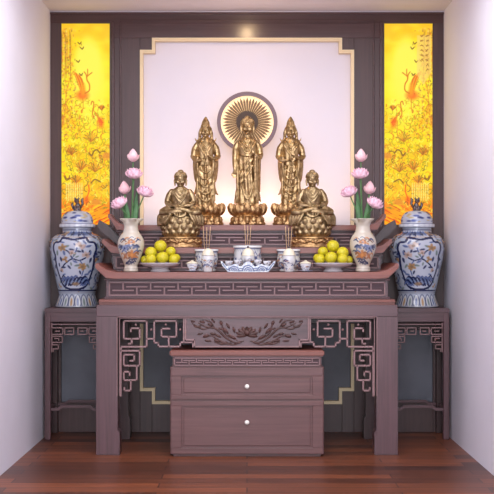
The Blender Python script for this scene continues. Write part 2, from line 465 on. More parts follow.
def picture(name, x0, x1, right, label):
    c = paint_picture(right)
    y0, y1 = 23, 225
    nx, nz = c.w, c.h
    bm = bmesh.new()
    xs = np.linspace(bx(x0), bx(x1), nx+1); zs = np.linspace(bz(y1), bz(y0), nz+1)
    g = [[bm.verts.new((x, YB+.012, z)) for x in xs] for z in zs]
    for i in range(nz):
        for j in range(nx): bm.faces.new((g[i][j], g[i][j+1], g[i+1][j+1], g[i+1][j]))
    me = bpy.data.meshes.new(name)
    # give the glass sheet real thickness with a rim and a back
    nv = (nx+1)*(nz+1)
    bk = [bm.verts.new((x, YB+.05, z)) for x, z in ((xs[0],zs[0]),(xs[-1],zs[0]),(xs[-1],zs[-1]),(xs[0],zs[-1]))]
    bm.faces.new(bk[::-1])
    bm.faces.new([bk[0],bk[1]]+g[0][::-1]); bm.faces.new([bk[2],bk[3]]+g[-1])
    bm.faces.new([bk[1],bk[2]]+[r[-1] for r in g][::-1]); bm.faces.new([bk[3],bk[0]]+[r[0] for r in g])
    bm.normal_update(); bm.to_mesh(me); bm.free()
    u = np.tile(np.linspace(0,.9999,nx+1), nz+1); v = np.repeat(np.linspace(0.0001,1,nz+1), nx+1)
    rgb = np.full((len(me.vertices),3), .6); rgb[:nv] = c.sample(u, v)
    rgb[nv:] = (1,.7,.1)
    set_cols(me, rgb)
    t = thing('backlit_painting', label, 'painting', (bx((x0+x1)/2), YB+.012, bz(y1)))
    o = part('glass_panel', me, M['lightbox'], t)
    bm = bmesh.new()
    e = .35
    for a in (bx(x0), bx(x1)): box(bm, a-.0025, a+.0025, YB-.003, YB+.011, bz(y1), bz(y0))
    for a in (bz(y0), bz(y1)): box(bm, bx(x0), bx(x1), YB-.003, YB+.011, a-.0025, a+.0025)
    part('frame', bm, M['wood_dark'], t)
    return t
picture('left_picture', 61, 110, False, 'tall glowing yellow backlit painting of cranes under a willow, beside the left white wall')
picture('right_picture', 384, 433, True, 'tall glowing yellow backlit painting with a column of brush writing, beside the right white wall')

# ------------------------------------------------------------------ fretwork helpers
def fret(bm, paths, w, Y, depth, mirror=False, sY=None, dots=()):
    """paths in photo pixels measured at plane Y; w bar width in px"""
    sY = sY or Y
    k = S(sY)*w/2
    for p in paths:
        for (ax,ay),(cx,cy) in zip(p[:-1],p[1:]):
            if mirror: ax, cx = 494-ax, 494-cx
            x0,x1 = sorted((X(ax,sY),X(cx,sY))); z0,z1 = sorted((Z(ay,sY),Z(cy,sY)))
            box(bm, x0-k, x1+k, Y, Y+depth, z0-k, z1+k, min(k*.45,.002))
    for (dx,dy) in dots:
        if mirror: dx = 494-dx
        ball(bm, (X(dx,sY), Y+depth*.4, Z(dy,sY)), .008, 10)

# ------------------------------------------------------------------ main altar table
TF, TR = 7.56, 8.36
tx0, tx1 = X(96,TF), X(398,TF)
ttop = Z(299.6,TF)
tab = thing('altar_table', 'wide dark rosewood altar table with fretwork corners, standing on the wooden floor', 'table', (0,(TF+TR)/2,0))
b = bmesh.new()
box(b, tx0, tx1, TF, TR, ttop-.034, ttop, .017, 4); part('tabletop', b, M['wood_warm_lit'], tab, smooth=35)
b = bmesh.new()                                # deep rail right under the top, flush with the legs
box(b, tx0+.002, tx1-.002, TF+.001, TF+.05, Z(316.5,TF), ttop-.0335, .003)
part('front_rail', b, M['wood'], tab)
b = bmesh.new()
box(b, tx0+.13, tx1-.13, TR-.05, TR-.005, Z(330,TF), ttop-.05, .003); part('rear_rail', b, M['wood_dark'], tab)
for s in (-1,1):
    b = bmesh.new()
    box(b, s*(abs(tx0)-.05), s*(abs(tx0)-.01), TF+.10, TR-.10, Z(330,TF), ttop-.05, .003); part('side_rail', b, M['wood'], tab)
def leg_poly(sx, front=True):
    pts = [(96,316.5),(117.5,316.5),(117.5,430),(119.5,433),(119.5,455.1),(96,455.1)]
    return [(sx*abs(X(p[0],TF)), max(Z(p[1],TF),0)) for p in pts]
for sx in (-1,1):
    for (y0,y1,m) in ((TF+.001,TF+.12,'wood_v'),(TR-.12,TR-.001,'wood_dark')):
        b = bmesh.new(); p = leg_poly(sx)
        if m == 'wood_dark': p = [(q[0], min(q[1], ttop-.055)) if i<2 else q for i,q in enumerate(p)]
        if m == 'wood_dark': p[0] = (p[0][0], ttop-.0345); p[1] = (p[1][0], ttop-.0345)
        prism(b, p, y0, y1, .004)
        part('leg', b, M[m], tab)
# thin double moulding that outlines the opening
b = bmesh.new()
for off,w in ((0,1.0),(2.4,.8)):
    fret(b, [[(117+off,396-off*.2),(117+off,317+off*.5),(377-off,317+off*.5),(377-off,396-off*.2)]], w, TF-.003 if off==0 else TF+.006, .012 if off==0 else .02)
part('opening_moulding', b, M['wood_light'], tab)
sp = [
 [(123.5,339),(123.5,321),(146.5,321),(146.5,347),(120,347)],
 [(123.5,339),(139.5,339),(139.5,328.5),(130.5,328.5),(130.5,331.5)], [(131.5,339),(131.5,344),(128.5,344)],
 [(146.5,339),(154,339)],
 [(176.2,337),(176.2,321),(154,321),(154,343),(158.2,343),(158.2,346.8),(180,346.8),(180,342.5),(193,342.5),(193,346.8)],
 [(176.2,337),(161.3,337),(161.3,328.8),(169.2,328.8)], [(168.6,337),(168.6,346.8)], [(183.7,318),(183.7,342)],
 [(120.5,351),(139.5,351),(139.5,366),(123.5,366),(123.5,355),(134,355),(134,361),(130,361)],
 [(136.5,366),(136.5,380.5),(123.5,380.5),(123.5,372),(129.5,372),(129.5,375.5)],
 [(130.5,381),(130.5,391),(124,391),(124,388.5)], [(120.5,347),(120.5,396)],
]
for mir in (False,True):
    b = bmesh.new(); fret(b, sp, 1.8, TF+.012, .022, mir, TF, dots=((135.5,325),(151,329.8),(165.5,324.9),(179.9,329.8)))
    part('fretwork', b, M['wood_light'], tab)
# carved centre panel
b = bmesh.new()
pp = [(185.5,318),(308.5,318),(308.5,340),(299.5,340),(299.5,347),(194.5,347),(194.5,340),(185.5,340)]
prism(b, [(X(p[0],TF),Z(p[1],TF)) for p in pp], TF+.014, TF+.034)
cp = part('carved_panel', b, M['wood'], tab)
b = bmesh.new()
fret(b, [[(185.5,318),(185.5,340),(194.5,340),(194.5,346.8),(299.5,346.8),(299.5,340),(308.5,340),(308.5,318)]], 1.6, TF+.006, .014)
part('panel_edge', b, M['wood_light'], cp)
b = bmesh.new()
def cv(pts, r):
    for sgn in (1,-1):
        q = smooth_path([(X(247+sgn*(p[0]-247),TF), TF+.012, Z(p[1],TF)) for p in pts], 6)
        tube(b, q, [r*S(TF)*(1-.6*abs(2*i/(len(q)-1)-1)) for i in range(len(q))], 8)
def petal_flat(cx,cy,l,w,ang):
    for sgn in (1,-1):
        c_ = (X(247+sgn*(cx-247),TF), TF+.013, Z(cy,TF))
        a_ = ang if sgn==1 else PI-ang
        ball(b, c_, (l*S(TF),.008,w*S(TF)), 12, Matrix.Rotation(-a_,4,'Y'))
for a,l in ((PI/2,4.2),(1.05,5),(.6,6),(.2,6.5),(-.15,6)):
    petal_flat(247+math.cos(a)*5, 335-math.sin(a)*4.5, l, 2.0, a)
ball(b, (0,TF+.010,Z(333,TF)), (.02,.01,.02), 12)
for (x,y,l,w,a) in ((266,326,3.4,1.2,1.0),(260,330,3.2,1.3,1.3),(276,336,3.6,1.2,.5),(273,329,3,1.1,.3),(286,341,3.4,1.2,.1),(294,334,3,1.0,-.2),(281,321,2.6,1,.9)):
    petal_flat(x,y,l,w,a)
cv([(250,341),(258,343),(268,338),(278,329),(288,327),(296,323)],1.1)
cv([(252,342),(262,345),(274,341),(282,336),(288,337)],1.0)
cv([(256,341),(268,335),(272,326),(273,322)],.9)
cv([(262,343),(272,344),(280,342)],1.1)
cv([(278,330),(284,322),(292,320)],.8); cv([(284,328),(292,329),(301,324)],.9); cv([(290,324),(298,327),(303,322)],.8)
for (x,y,l,w,a) in ((262,337,4.5,1.5,.5),(268,331,4,1.4,.9),(273,323,2.4,1.6,1.2),(281,334,3.2,1.4,.2),(288,336,3.6,1.8,-.3),(284,325,3,1.2,.6),(292,322,3,1.2,.3),(296,327,3,1.1,.2),(270,343,4,1.3,-.15),(277,341,3.5,1.2,.3),(256,343,4,1.2,-.3),(301,321.5,2.4,1,.2)):
    petal_flat(x,y,l,w,a)
part('flower_carving', b, M['carving'], cp, smooth=50)

# ------------------------------------------------------------------ stepped stand on the table
stand = thing('stepped_altar_stand', 'three-tier rosewood stand with upturned shelf ends and key-pattern fronts, on the altar table', 'stand', (0,7.9,ttop+.0006))
TB = 8.35
def key_band(bm, x0, x1, y0, y1, period, Y, w, depth=.006):
    """x0.. px extents, brick key with stems hanging and standing"""
    ym = (y0+y1)/2
    P_ = [[(x0,y0),(x1,y0),(x1,y1),(x0,y1),(x0,y0)]]
    n = int((x1-x0)/period); per = (x1-x0)/n; q = (y1-y0)*.22
    for i in range(n):
        a = x0+i*per
        P_.append([(a+per*.14,ym+q*.55),(a+per*.86,ym+q*.55)])
        P_.append([(a+per*.5,y0),(a+per*.5,ym+q*.55)])
        if i < n-1:
            P_.append([(a+per,y1),(a+per,ym-q*.75)]); P_.append([(a+per*.64,ym-q*.75),(a+per*1.36,ym-q*.75)])
    fret(bm, P_, w, Y, depth)
def shelf_poly(x0, ytop, thick, tip_dx, tip_y, Y):
    """px polygon of shelf front with upturned ends; x0 = where flare starts, tip at x0-tip_dx"""
    tp = []
    top = [(x0, ytop), (x0-tip_dx*.35, ytop-.6), (x0-tip_dx*.62, ytop-(ytop-tip_y)*.28), (x0-tip_dx*.85, ytop-(ytop-tip_y)*.68), (x0-tip_dx*.97, tip_y)]
    bot = [(x0-tip_dx*1.06, tip_y+1.0), (x0-tip_dx*1.05, tip_y+thick*.75), (x0-tip_dx*.88, tip_y+thick*1.35), (x0-tip_dx*.62, ytop+thick*.86), (x0-tip_dx*.3, ytop+thick)]
    left = top+bot
    q = [(X(p[0],Y),Z(p[1],Y)) for p in left]
    qt = q[:5]; qb = q[5:]
    right_t = [(-p[0],p[1]) for p in qt]; right_b = [(-p[0],p[1]) for p in qb]
    return qt + qb + right_b[::-1] + right_t[::-1]
tiers = [
 # shelf front Y, top y px, thickness, flare start x, tip dx, tip y,  box front Y, box x0, panel y0,y1, z bottom, back
 dict(Y=7.58, yt=272.2, th=6.8, xs=121, dx=24.5, ty=263, bY=7.64, bx=106, z0=ttop),
 dict(Y=7.90, yt=247.6, th=6.0, xs=124, dx=21, ty=238.5, bY=7.95, bx=113, z0=None),
 dict(Y=8.16, yt=225.0, th=5.6, xs=129, dx=20, ty=213.5, bY=8.20, bx=119, z0=None)]
prevtop = ttop+.0006
for i, t in enumerate(tiers):
    ztop = Z(t['yt'], t['Y']); t['ztop'] = ztop
    zb = ztop - t['th']*S(t['Y'])
    b = bmesh.new()
    x0 = X(t['bx'], t['bY'])
    box(b, x0, -x0, t['bY'], TB, prevtop, zb+.001, .003)
    # base plinth and top lip of the box
    box(b, x0-.012, -x0+.012, t['bY']-.014, TB, prevtop, prevtop+.014, .004)
    box(b, x0-.010, -x0+.010, t['bY']-.012, TB, zb-.012, zb+.001, .004)
    tr = part('tier', b, M['wood'], stand)
    b = bmesh.new()
    prism(b, shelf_poly(t['xs'], t['yt'], t['th'], t['dx'], t['ty'], t['Y']), t['Y'], TB, .005)
    part('shelf', b, M['wood_warm_lit'], tr)
    # key fret on the front
    by = t['bY']
    yb = HY + (H-prevtop-.018)/S(by); ya = HY + (H-(zb-.016))/S(by)
    b = bmesh.new()
    xa = t['bx']+3.2
    key_band(b, xa, 494-xa, ya+1.2, yb-1.0, (25.5,30,33)[i], by-.010, 1.5, .012)
    part('key_fretwork', b, M['wood_light'], tr)
    b = bmesh.new()
    box(b, X(xa,by), X(494-xa,by), by-.001, by+.002, Z(yb-.6,by), Z(ya+.8,by)); part('recessed_panel', b, M['recess'], tr)
    prevtop = ztop
T1, T2, T3 = [t['ztop']+.0008 for t in tiers]
# curved brackets at the ends of the highest tier, above the second shelf
for s in (-1,1):
    b = bmesh.new()
    Yk = 8.24
    up = smooth_path([(125,243,0),(117,235,0),(109,226,0),(99,220,0)],5); lo = smooth_path([(97,226,0),(103,233,0),(112,240,0),(121,247,0)],5)
    pts = [(s*abs(X(p.x,Yk)), Z(p.y,Yk)) for p in up+lo]
    prism(b, pts, Yk, Yk+.06, .004); part('end_bracket', b, M['wood_dark'], stand)

# ------------------------------------------------------------------ storage cabinet under the table
CF = 7.49; CB = 8.0
cab = thing('drawer_cabinet', 'low rosewood cabinet with two drawers and round white knobs under the altar table', 'cabinet', (0,(CF+CB)/2,0))
b = bmesh.new()
box(b, X(170,CF), X(324,CF), CF+.012, CB, Z(454.6,CF), Z(367,CF), .003)
box(b, X(173,CF), X(321,CF), CF+.03, CB-.03, 0, Z(454.6,CF)+.001)
box(b, X(172.5,CF), X(321.5,CF), CF+.014, CB-.01, Z(367,CF)-.001, Z(356,CF))
part('body', b, M['cabinet'], cab)
b = bmesh.new()
box(b, X(169.5,CF), X(324.5,CF), CF, CB, Z(356.3,CF), Z(350.6,CF), .008, 3); part('top_board', b, M['wood_warm_lit'], cab, smooth=35)
b = bmesh.new(); key_band(b, 174.5, 319.5, 358.2, 365.4, 13.2, CF+.004, 1.2, .011); part('key_fretwork', b, M['wood_light'], cab)
b = bmesh.new(); box(b, X(173.5,CF), X(320.5,CF), CF+.0125, CF+.02, Z(366.4,CF), Z(357,CF)); part('recessed_panel', b, M['recess'], cab)
for k,(y0,y1,py0,py1,ky) in enumerate(((368,399.3,376,395,386.2),(401,454,406,448,422))):
    b = bmesh.new()
    x0,x1 = 171,323
    def rb(xa,xb,ya,yb2,f,d,bev=.002): box(b, X(xa,CF), X(xb,CF), f, d, Z(yb2,CF), Z(ya,CF), bev)
    rb(x0,x1,y0,py0,CF,CF+.013); rb(x0,x1,py1,y1,CF,CF+.013)
    rb(x0,181.5,py0,py1,CF,CF+.013); rb(312.5,x1,py0,py1,CF,CF+.013)
    rb(181.5,312.5,py0,py1,CF+.009,CF+.013,0)
    rb(183.6,310.4,py0+2.1,py1-2.1,CF+.003,CF+.011,.003)
    d = part('drawer', b, M['cabinet'], cab)
    b = bmesh.new()
    pz = Z(ky,CF)
    r = bmesh.ops.create_cone(b, cap_ends=True, segments=16, radius1=.005, radius2=.005, depth=.02, matrix=Matrix.Translation((0,CF-.008,pz))@Matrix.Rotation(PI/2,4,'X'))
    ball(b, (0,CF-.019,pz), (.0145,.010,.0145), 16)
    part('knob', b, M['brass'], d, smooth=True)

# ------------------------------------------------------------------ side tables
SF, SR = 8.20, 8.555
SXc = X(75.5,SF)
def side_table():
    t = thing('side_table', 'narrow dark rosewood stand with fretwork apron, under the left porcelain jar', 'table', (SXc,(SF+SR)/2,0))
    x0, x1 = X(44.3,SF), X(106.9,SF); top = .9
    b = bmesh.new(); box(b, x0-.0, x1, SF-.004, SR, top-.032, top, .006, 2); part('tabletop', b, M['wood'], t)
    for (a0,a1,c0,c1) in ((x0+.03,x1-.03,SF+.004,SF+.03),(x0+.03,x1-.03,SR-.03,SR-.004)):
        b = bmesh.new(); box(b, a0,a1,c0,c1,top-.095,top-.03,.003); part('apron', b, M['wood'], t)
    for xa in (x0, x1-.045):
        for ya in (SF, SR-.045):
            b = bmesh.new(); box(b, xa+.002, xa+.043, ya+.002, ya+.043, 0, top-.03, .004); part('leg', b, M['wood_v'] if ya==SF else M['wood_dark'], t)
    for (Yp) in (SF+.01,):
        for mir in (0,1):
            b = bmesh.new()
            P_ = [[(51.5,333.5),(51.5,328),(62.5,328),(62.5,334.5),(51.5,334.5)],[(55,331.3),(59,331.3)],[(62.5,331),(64.5,331)],
                  [(64.5,328),(73.5,328),(73.5,334.5),(64.5,334.5),(64.5,328)],[(68,331.3),(71,331.3)],
                  [(51.5,336.5),(62,336.5),(62,342.5),(51.5,342.5)],[(54.5,338.6),(58.5,338.6),(58.5,340.4)],
                  [(58,345),(52,345)],[(58,345),(58,349),(53,349),(53,351.5)],[(51.5,323.5),(51.5,352)],[(51,324.5),(75.5,324.5)]]
            if mir: P_ = [[(151.2-p[0],p[1]) for p in q] for q in P_]
            fret(b, P_, 1.15, Yp, .014, False, SF); part('fretwork', b, M['wood_light'], t)
    for (Yp,yy) in ((SF+.012,409.5),(SR-.035,409.5)):
        b = bmesh.new()
        pl = [(50,408.3),(57,408.3),(61,405.5),(90,405.5),(94,408.3),(101,408.3),(101,411),(93,411),(89,408.2),(62,408.2),(58,411),(50,411)]
        prism(b, [(X(p[0],SF),Z(p[1],SF)) for p in pl], Yp, Yp+.022); part('stretcher', b, M['wood'], t)
    for xa in (x0+.01, x1-.032):
        b = bmesh.new(); box(b, xa, xa+.022, SF+.04, SR-.04, Z(411,SF), Z(408,SF)); part('stretcher', b, M['wood'], t)
    return t
st = side_table()
dup(st, (-SXc,(SF+SR)/2,0), 'narrow dark rosewood stand with fretwork apron, under the right porcelain jar', mirror=True)

# ------------------------------------------------------------------ large porcelain jars
def flower(c, x, y, r, col, col2, rnd):
    for k in range(6):
        a = k*PI/3+rnd.random()
        c.ell(x+math.cos(a)*r*.6, y+math.sin(a)*r*.6, r*.5, r*.32, col, .9, .3, a)
    c.ell(x,y,r*.35,r*.35,col2,.9)
def jar_canvas():
    W_, H_ = 560, 330
    WH=(.68,.71,.77); BL=(.12,.15,.30); MB=(.32,.38,.56); OR=(.66,.50,.32); PK=(.74,.64,.60); GN=(.42,.48,.46)
    c = Canvas(W_, H_, WH); rnd = random.Random(11)
    for _ in range(620):
        x,y = rnd.random()*W_, rnd.uniform(24,H_-75)
        c.ell(x,y,rnd.uniform(5,11),rnd.uniform(2.5,5),rnd.choice([MB,OR,MB,WH,BL,GN,BL]),.8,.4,rnd.random()*3)
    for k in range(36): c.ell(k*15.6+6,24,8,9,rnd.choice([OR,MB,BL]),.8)
    c.line([(0,9),(W_,9)],2.2,BL,.8); c.line([(0,40),(W_,40)],1.6,OR,.8)
    for cx in (W_*.5, 0, W_):
        w = 80
        out = [(-.55,-1),(-.3,-.98),(0,-.93),(.3,-.98),(.55,-1),(.62,-.85),(.9,-.80),(.98,-.55),(.9,-.3),(.94,0),(.88,.4),(.68,.85),(.35,1),(0,1.02),
               (-.35,1),(-.68,.85),(-.88,.4),(-.94,0),(-.9,-.3),(-.98,-.55),(-.9,-.80),(-.62,-.85),(-.55,-1)]
        cy, hh = 147, 104
        pts = [(cx+p[0]*w, cy+p[1]*hh) for p in out]
        for k in range(40):
            t = k/40
            c.line([(cx+(p[0]-cx)*t, cy+(p[1]-cy)*t) for p in pts], 3, (.73,.75,.81), 1)
        c.curve(pts, 4.2, BL, 1)
        def lf(x,y,r,a,col): c.ell(x,y,r,r*.42,col,.9,.25,a)
        c.curve([(cx-52,cy+22),(cx-28,cy-2),(cx-5,cy-18),(cx+20,cy-12),(cx+46,cy-28),(cx+54,cy-52)],2.6,BL,.95)
        c.curve([(cx-5,cy-20),(cx-20,cy-50),(cx-48,cy-62)],2.4,BL,.9); c.curve([(cx-5,cy-20),(cx+10,cy-60),(cx+2,cy-80)],2.2,MB,.9)
        c.curve([(cx+20,cy-12),(cx+36,cy+15),(cx+30,cy+50)],2.2,MB,.9)
        for (x,y) in ((-58,-40),(-50,-20),(-60,6),(-44,48),(-22,-72),(-8,-58),(-30,-40),(0,-36),(12,-28),(34,-66),(48,-68),(58,-44),(58,-10),(16,-48),(-12,2),(10,6),(2,-8),(52,14),(58,34),(-40,14),(-20,18),(28,-48),(-36,-86),(10,-88),(36,-86),(22,36),(46,44),(-56,30)):
            lf(cx+x+rnd.uniform(-3,3),cy+y+rnd.uniform(-3,3),rnd.uniform(7,11),rnd.random()*3,rnd.choice([BL,MB,BL,GN,MB]))
        for (x,y,r_,f) in ((-38,-64,15,OR),(22,-72,16,PK),(42,-34,14,PK),(30,14,15,OR),(-30,-16,12,OR),(-6,-42,11,PK),(-50,28,9,PK)):
            flower(c, cx+x, cy+y, r_, f, (.52,.42,.34), rnd)
        for k in range(26):
            x = cx-46+k*4; y = cy+58+ (k*37%30)
            c.curve([(x-13,y+6),(x,y-7),(x+13,y+4)], rnd.uniform(2.4,4.4), (BL,MB,BL,(.45,.52,.66))[k%4], .9)
        c.ell(cx+5,cy+84,16,7,OR,.75)
    c.line([(0,259),(W_,259)],3.2,BL,.95); c.line([(0,268),(W_,268)],2.2,(.6,.62,.68),.9)
    for k in range(20):
        x = k*28+14
        c.ell(x,305,14,30,BL,.9,.12); c.ell(x,305,11,27,(.80,.81,.82),.95,.12)
        c.ell(x,306,5,17,(OR,MB,GN)[k%3],.85,.3)
    c.line([(0,H_-5),(W_,H_-5)],3,(.66,.66,.70),.9)
    return c
JY = 8.37; js = S(JY); JX = X(77.3,JY)
def pj(lst, s_, base): return [(r*s_, (base-y)*s_) for r,y in lst]
def make_jar():
    t = thing('porcelain_jar', 'tall lidded blue and white porcelain jar on the stand beside the left wall', 'jar', (JX,JY,.9008), 'lidded porcelain jars')
    B0 = 307.2
    prof = pj([(17,307.2),(21,306.8),(21.4,305),(19.6,300),(18.2,295),(18.4,293),(19.2,290),(20.5,284),(23,272),(25.6,260),(27.4,249),(27,243),(24.5,238),(20.5,234.8),(16,233),(14.8,231),(14.8,228)], js, B0)
    p = interp_prof(prof, 170)
    # keep foot crisp
    painted_lathe('body', p, 260, jar_canvas(), mat=M['painted'], parent=t)
    # lid
    c = Canvas(280,70,(.70,.72,.78)); rnd = random.Random(3)
    for k in range(60):
        x,y = rnd.random()*280, rnd.uniform(6,46); c.ell(x,y,rnd.uniform(5,10),rnd.uniform(2,5),rnd.choice([(.16,.20,.42),(.3,.36,.6),(.7,.62,.45)]),.85,.3)
    for k in range(20): c.ell(k*14+7,62,6,8,(.86,.87,.9),.6)
    c.line([(0,54),(280,54)],1.2,(.2,.24,.42),.9)
    lp = pj([(15,228),(17.6,227.6),(18,226),(17.6,224.2),(16,223.4),(15.6,219),(13.5,214.8),(10,212),(5,210.8),(1,210.6)], js, B0)
    lid = painted_lathe('lid', interp_prof(lp,60), 120, c, mat=M['painted'], parent=t)
    # guardian-lion finial
    b = bmesh.new()
    def q(x,y,f=0): return (x*js, -f*js, (B0-y)*js)
    ball(b,q(0,209.5),(4.2*js,3.4*js,2.6*js),14); ball(b,q(.5,206,.5),(2.7*js,2.6*js,3.6*js),12)
    ball(b,q(-.5,201,1),(2.7*js,2.7*js,2.5*js),12); ball(b,q(-.8,200.2,3),(1.5*js,1.5*js,1.2*js),10)
    for e in (-2.2,1.4): ball(b,q(e,198.8),(1*js,.9*js,1.4*js),8)
    tube(b,[q(3,208),q(5.4,204),q(4.6,200),q(6,198)],[1.2*js,1.3*js,1.5*js,.6*js],8)
    tube(b,[q(-3.4,209),q(-5.2,205),q(-4.4,202.5)],[1.5*js,1.4*js,.9*js],8)
    tube(b,[q(-1.6,206,2),q(-2,211,3.2)],[1.2*js,1.0*js],8); tube(b,[q(2,206,2),q(2.2,211,3.2)],[1.2*js,1.0*js],8)
    part_o = obj('lion_finial', b, M['finial'], lid, smooth=True)
    for s in (-1,1):                                         # mask handles on the shoulder
        b = bmesh.new(); a = s*1.15; r = 26.3*js
        cpt = Vector((math.sin(a)*r, -math.cos(a)*r, (B0-242)*js))
        ball(b, cpt, (2.0*js,2.0*js,3.0*js), 12)
        ball(b, cpt+Vector((math.sin(a)*1.6*js,-math.cos(a)*1.6*js,-.6*js)), 1.3*js, 10)
        tube(b, [cpt+Vector((math.sin(a)*1.8*js+2*js*math.cos(u)*math.cos(a), -math.cos(a)*1.8*js+2*js*math.cos(u)*math.sin(a), -3*js+2.3*js*math.sin(u))) for u in [k*PI/6 for k in range(13)]], .45*js, 6)
        obj('mask_handle', b, M['finial'], t, smooth=True)
    return t
jar = make_jar()
dup(jar, (-JX,JY,.9008), 'tall lidded blue and white porcelain jar on the stand beside the right wall', mirror=True)

# ------------------------------------------------------------------ lotus vases
VY = 7.735; vs = S(VY); VX = X(131,VY)
def vase_canvas():
    W_,H_ = 300,190
    CR=(.76,.72,.66); BL=(.20,.24,.36); OR=(.72,.48,.30); BR=(.42,.30,.26)
    c = Canvas(W_,H_,CR); rnd = random.Random(7)
    for cx in (W_*.5,0,W_):
        def sw(n,x0,y0,sx,sy,cols,r0,r1):
            for _ in range(n):
                x=cx+x0+rnd.uniform(-sx,sx); y=y0+rnd.uniform(-sy,sy); c.curve([(x-10,y+rnd.uniform(-1,5)),(x,y-4),(x+10,y+rnd.uniform(-2,4))],rnd.uniform(r0,r1),rnd.choice(cols),.85)
        sw(14,0,80,36,12,[BR,OR,BL],1.2,2.4); flower(c,cx+6,84,12,OR,BR,rnd)
        sw(22,0,106,42,12,[BL,BL,(.4,.44,.56)],1.8,3.4); flower(c,cx-20,106,11,(.5,.54,.66),BL,rnd)
        sw(14,0,132,38,9,[BR,OR],1.6,3); flower(c,cx+8,130,18,OR,(.82,.56,.32),rnd); flower(c,cx-20,134,11,(.6,.42,.34),OR,rnd)
        sw(14,2,152,26,8,[BL,(.35,.36,.42)],1.6,3)
    c.line([(0,178),(W_,178)],1,(.5,.45,.42),.6)
    return c
def make_vase():
    B0 = 271.9
    prof = pj([(6.2,271.9),(7.4,271.2),(7.2,268.5),(6.6,266),(8,262),(10.6,256),(12.6,250),(13.4,245.5),(12.8,240),(10.4,235.5),(8.2,232.5),(7.2,229),(7.0,226),(8.2,222.5),(10.6,219.2),(9.6,219.0),(6.6,223),(5.9,229),(7.5,236),(7,243),(.5,245)], vs, B0)
    p = interp_prof(prof, 150)
    rimz = (B0-221.5)*vs
    def fn(th, z, r): 
        k = max(0, min(1,(z-(rimz-2*vs))/(3.6*vs)))
        return r*(1+.20*k*math.sin(5*th))
    # a profile that turns back inside needs paint by height: fine, the cream ground repeats
    o = painted_lathe('flower_vase', p, 150, vase_canvas(), fn=fn, mat=M['painted'])
    o.location = (VX, VY, T1)
    return tag(o, 'cream vase with blue and orange painted flowers, holding lotuses left of the left fruit dish', 'vase', 'painted flower vases')
vase = make_vase()
v2 = vase.copy(); C.objects.link(v2); v2.location = (-VX, VY, T1); v2.scale = (-1,1,1)
v2['label'] = 'cream vase with blue and orange painted flowers, holding lotuses right of the right fruit dish'
def petal(bm, ang, R, Hh, W, bulge, close, z0=0, th=.0014):
    """one cupped, pointed petal growing from the axis: R reach, Hh height, W half width; close pulls the tip back to the axis"""
    o = Vector((math.sin(ang),-math.cos(ang),0)); sd = Vector((math.cos(ang),math.sin(ang),0)); n = 9
    A=[]; B_=[]
    for i in range(n):
        t = i/(n-1)
        r = R*(math.sin(min(t*1.25,1)*PI/2)**bulge)*(1-close*max(0,t-.45)**1.3/.46)
        z = z0+Hh*t**1.25
        w = W*(math.sin(PI*(.10+.90*t))**.62 if t<.999 else 0)+W*.02
        ra=[]; rb_=[]
        for k in (-1,-.6,0,.6,1):
            p = o*(r-.35*w*k*k)+sd*(w*k)+Vector((0,0,z+.12*w*k*k))
            ra.append(bm.verts.new(p)); rb_.append(bm.verts.new(p-o*th))
        A.append(ra); B_.append(rb_)
    for i in range(n-1):
        for k in range(4):
            bm.faces.new((A[i][k],A[i][k+1],A[i+1][k+1],A[i+1][k])); bm.faces.new((B_[i][k],B_[i+1][k],B_[i+1][k+1],B_[i][k+1]))
        bm.faces.new((A[i][0],A[i+1][0],B_[i+1][0],B_[i][0])); bm.faces.new((A[i][4],B_[i][4],B_[i+1][4],A[i+1][4]))
    for k in range(4):
        bm.faces.new((A[0][k],B_[0][k],B_[0][k+1],A[0][k+1])); bm.faces.new((A[-1][k],A[-1][k+1],B_[-1][k+1],B_[-1][k]))
def bloom_bm(kind, s):
    bm = bmesh.new()
    if kind == 0:       # closed bud: pointed egg with two loose petals at its foot
        tube(bm, [(0,0,.3*s),(0,0,2*s),(0,0,5*s),(0,0,8*s),(0,0,11*s),(0,0,13.2*s)], [1.5*s,4.0*s,4.9*s,4.1*s,2.0*s,.3*s], 16)
        for k in range(5): petal(bm, k*2*PI/5+.6, 5.4*s, 12.6*s, 3.6*s, .6, .75)
        for k in range(5): petal(bm, k*2*PI/5+PI/2, 6.2*s, 7.6*s, 3.2*s, .7, -.05)
    else:
        ball(bm,(0,0,3.4*s),(4.0*s,4.0*s,3.2*s),14)
        for k in range(6): petal(bm, k*2*PI/6+.3, 5.2*s, 10.6*s, 3.4*s, .6, .35)
        for k in range(8): petal(bm, k*2*PI/8, 7.4*s, 9.6*s, 3.4*s, .6, .05)
        for k in range(8): petal(bm, k*2*PI/8+.39, 8.8*s, 6.6*s, 3.2*s, .75, -.05)
    bmesh.ops.recalc_face_normals(bm, faces=bm.faces)
    return bm
meshes = {}
for k in (0,1):
    bm = bloom_bm(k, vs); me = bpy.data.meshes.new('lotus_bloom_mesh'); bm.to_mesh(me); bm.free()
    me.materials.append(M['petal_pale'] if k==0 else M['petal']); me.polygons.foreach_set('use_smooth',[True]*len(me.polygons)); meshes[k] = me
flowers = [ # px offset from the vase axis, bloom base y, kind, lean (deg), forward, words
 (1.6,161.5,0,0,-.034,'tall closed pink lotus bud, highest of those in the %s vase'),
 (3.4,179,1,3,.036,'open pink lotus bloom just under the highest bud in the %s vase'),
 (-6.0,194,0,-6,-.012,'plump pink lotus bud on the outer side of the %s vase, between two open blooms'),
 (12.5,196.5,1,20,.0,'open pink lotus bloom leaning towards the statues from the %s vase'),
 (-8.5,208,1,-26,.066,'lowest open pink lotus bloom, leaning outward from the %s vase')]
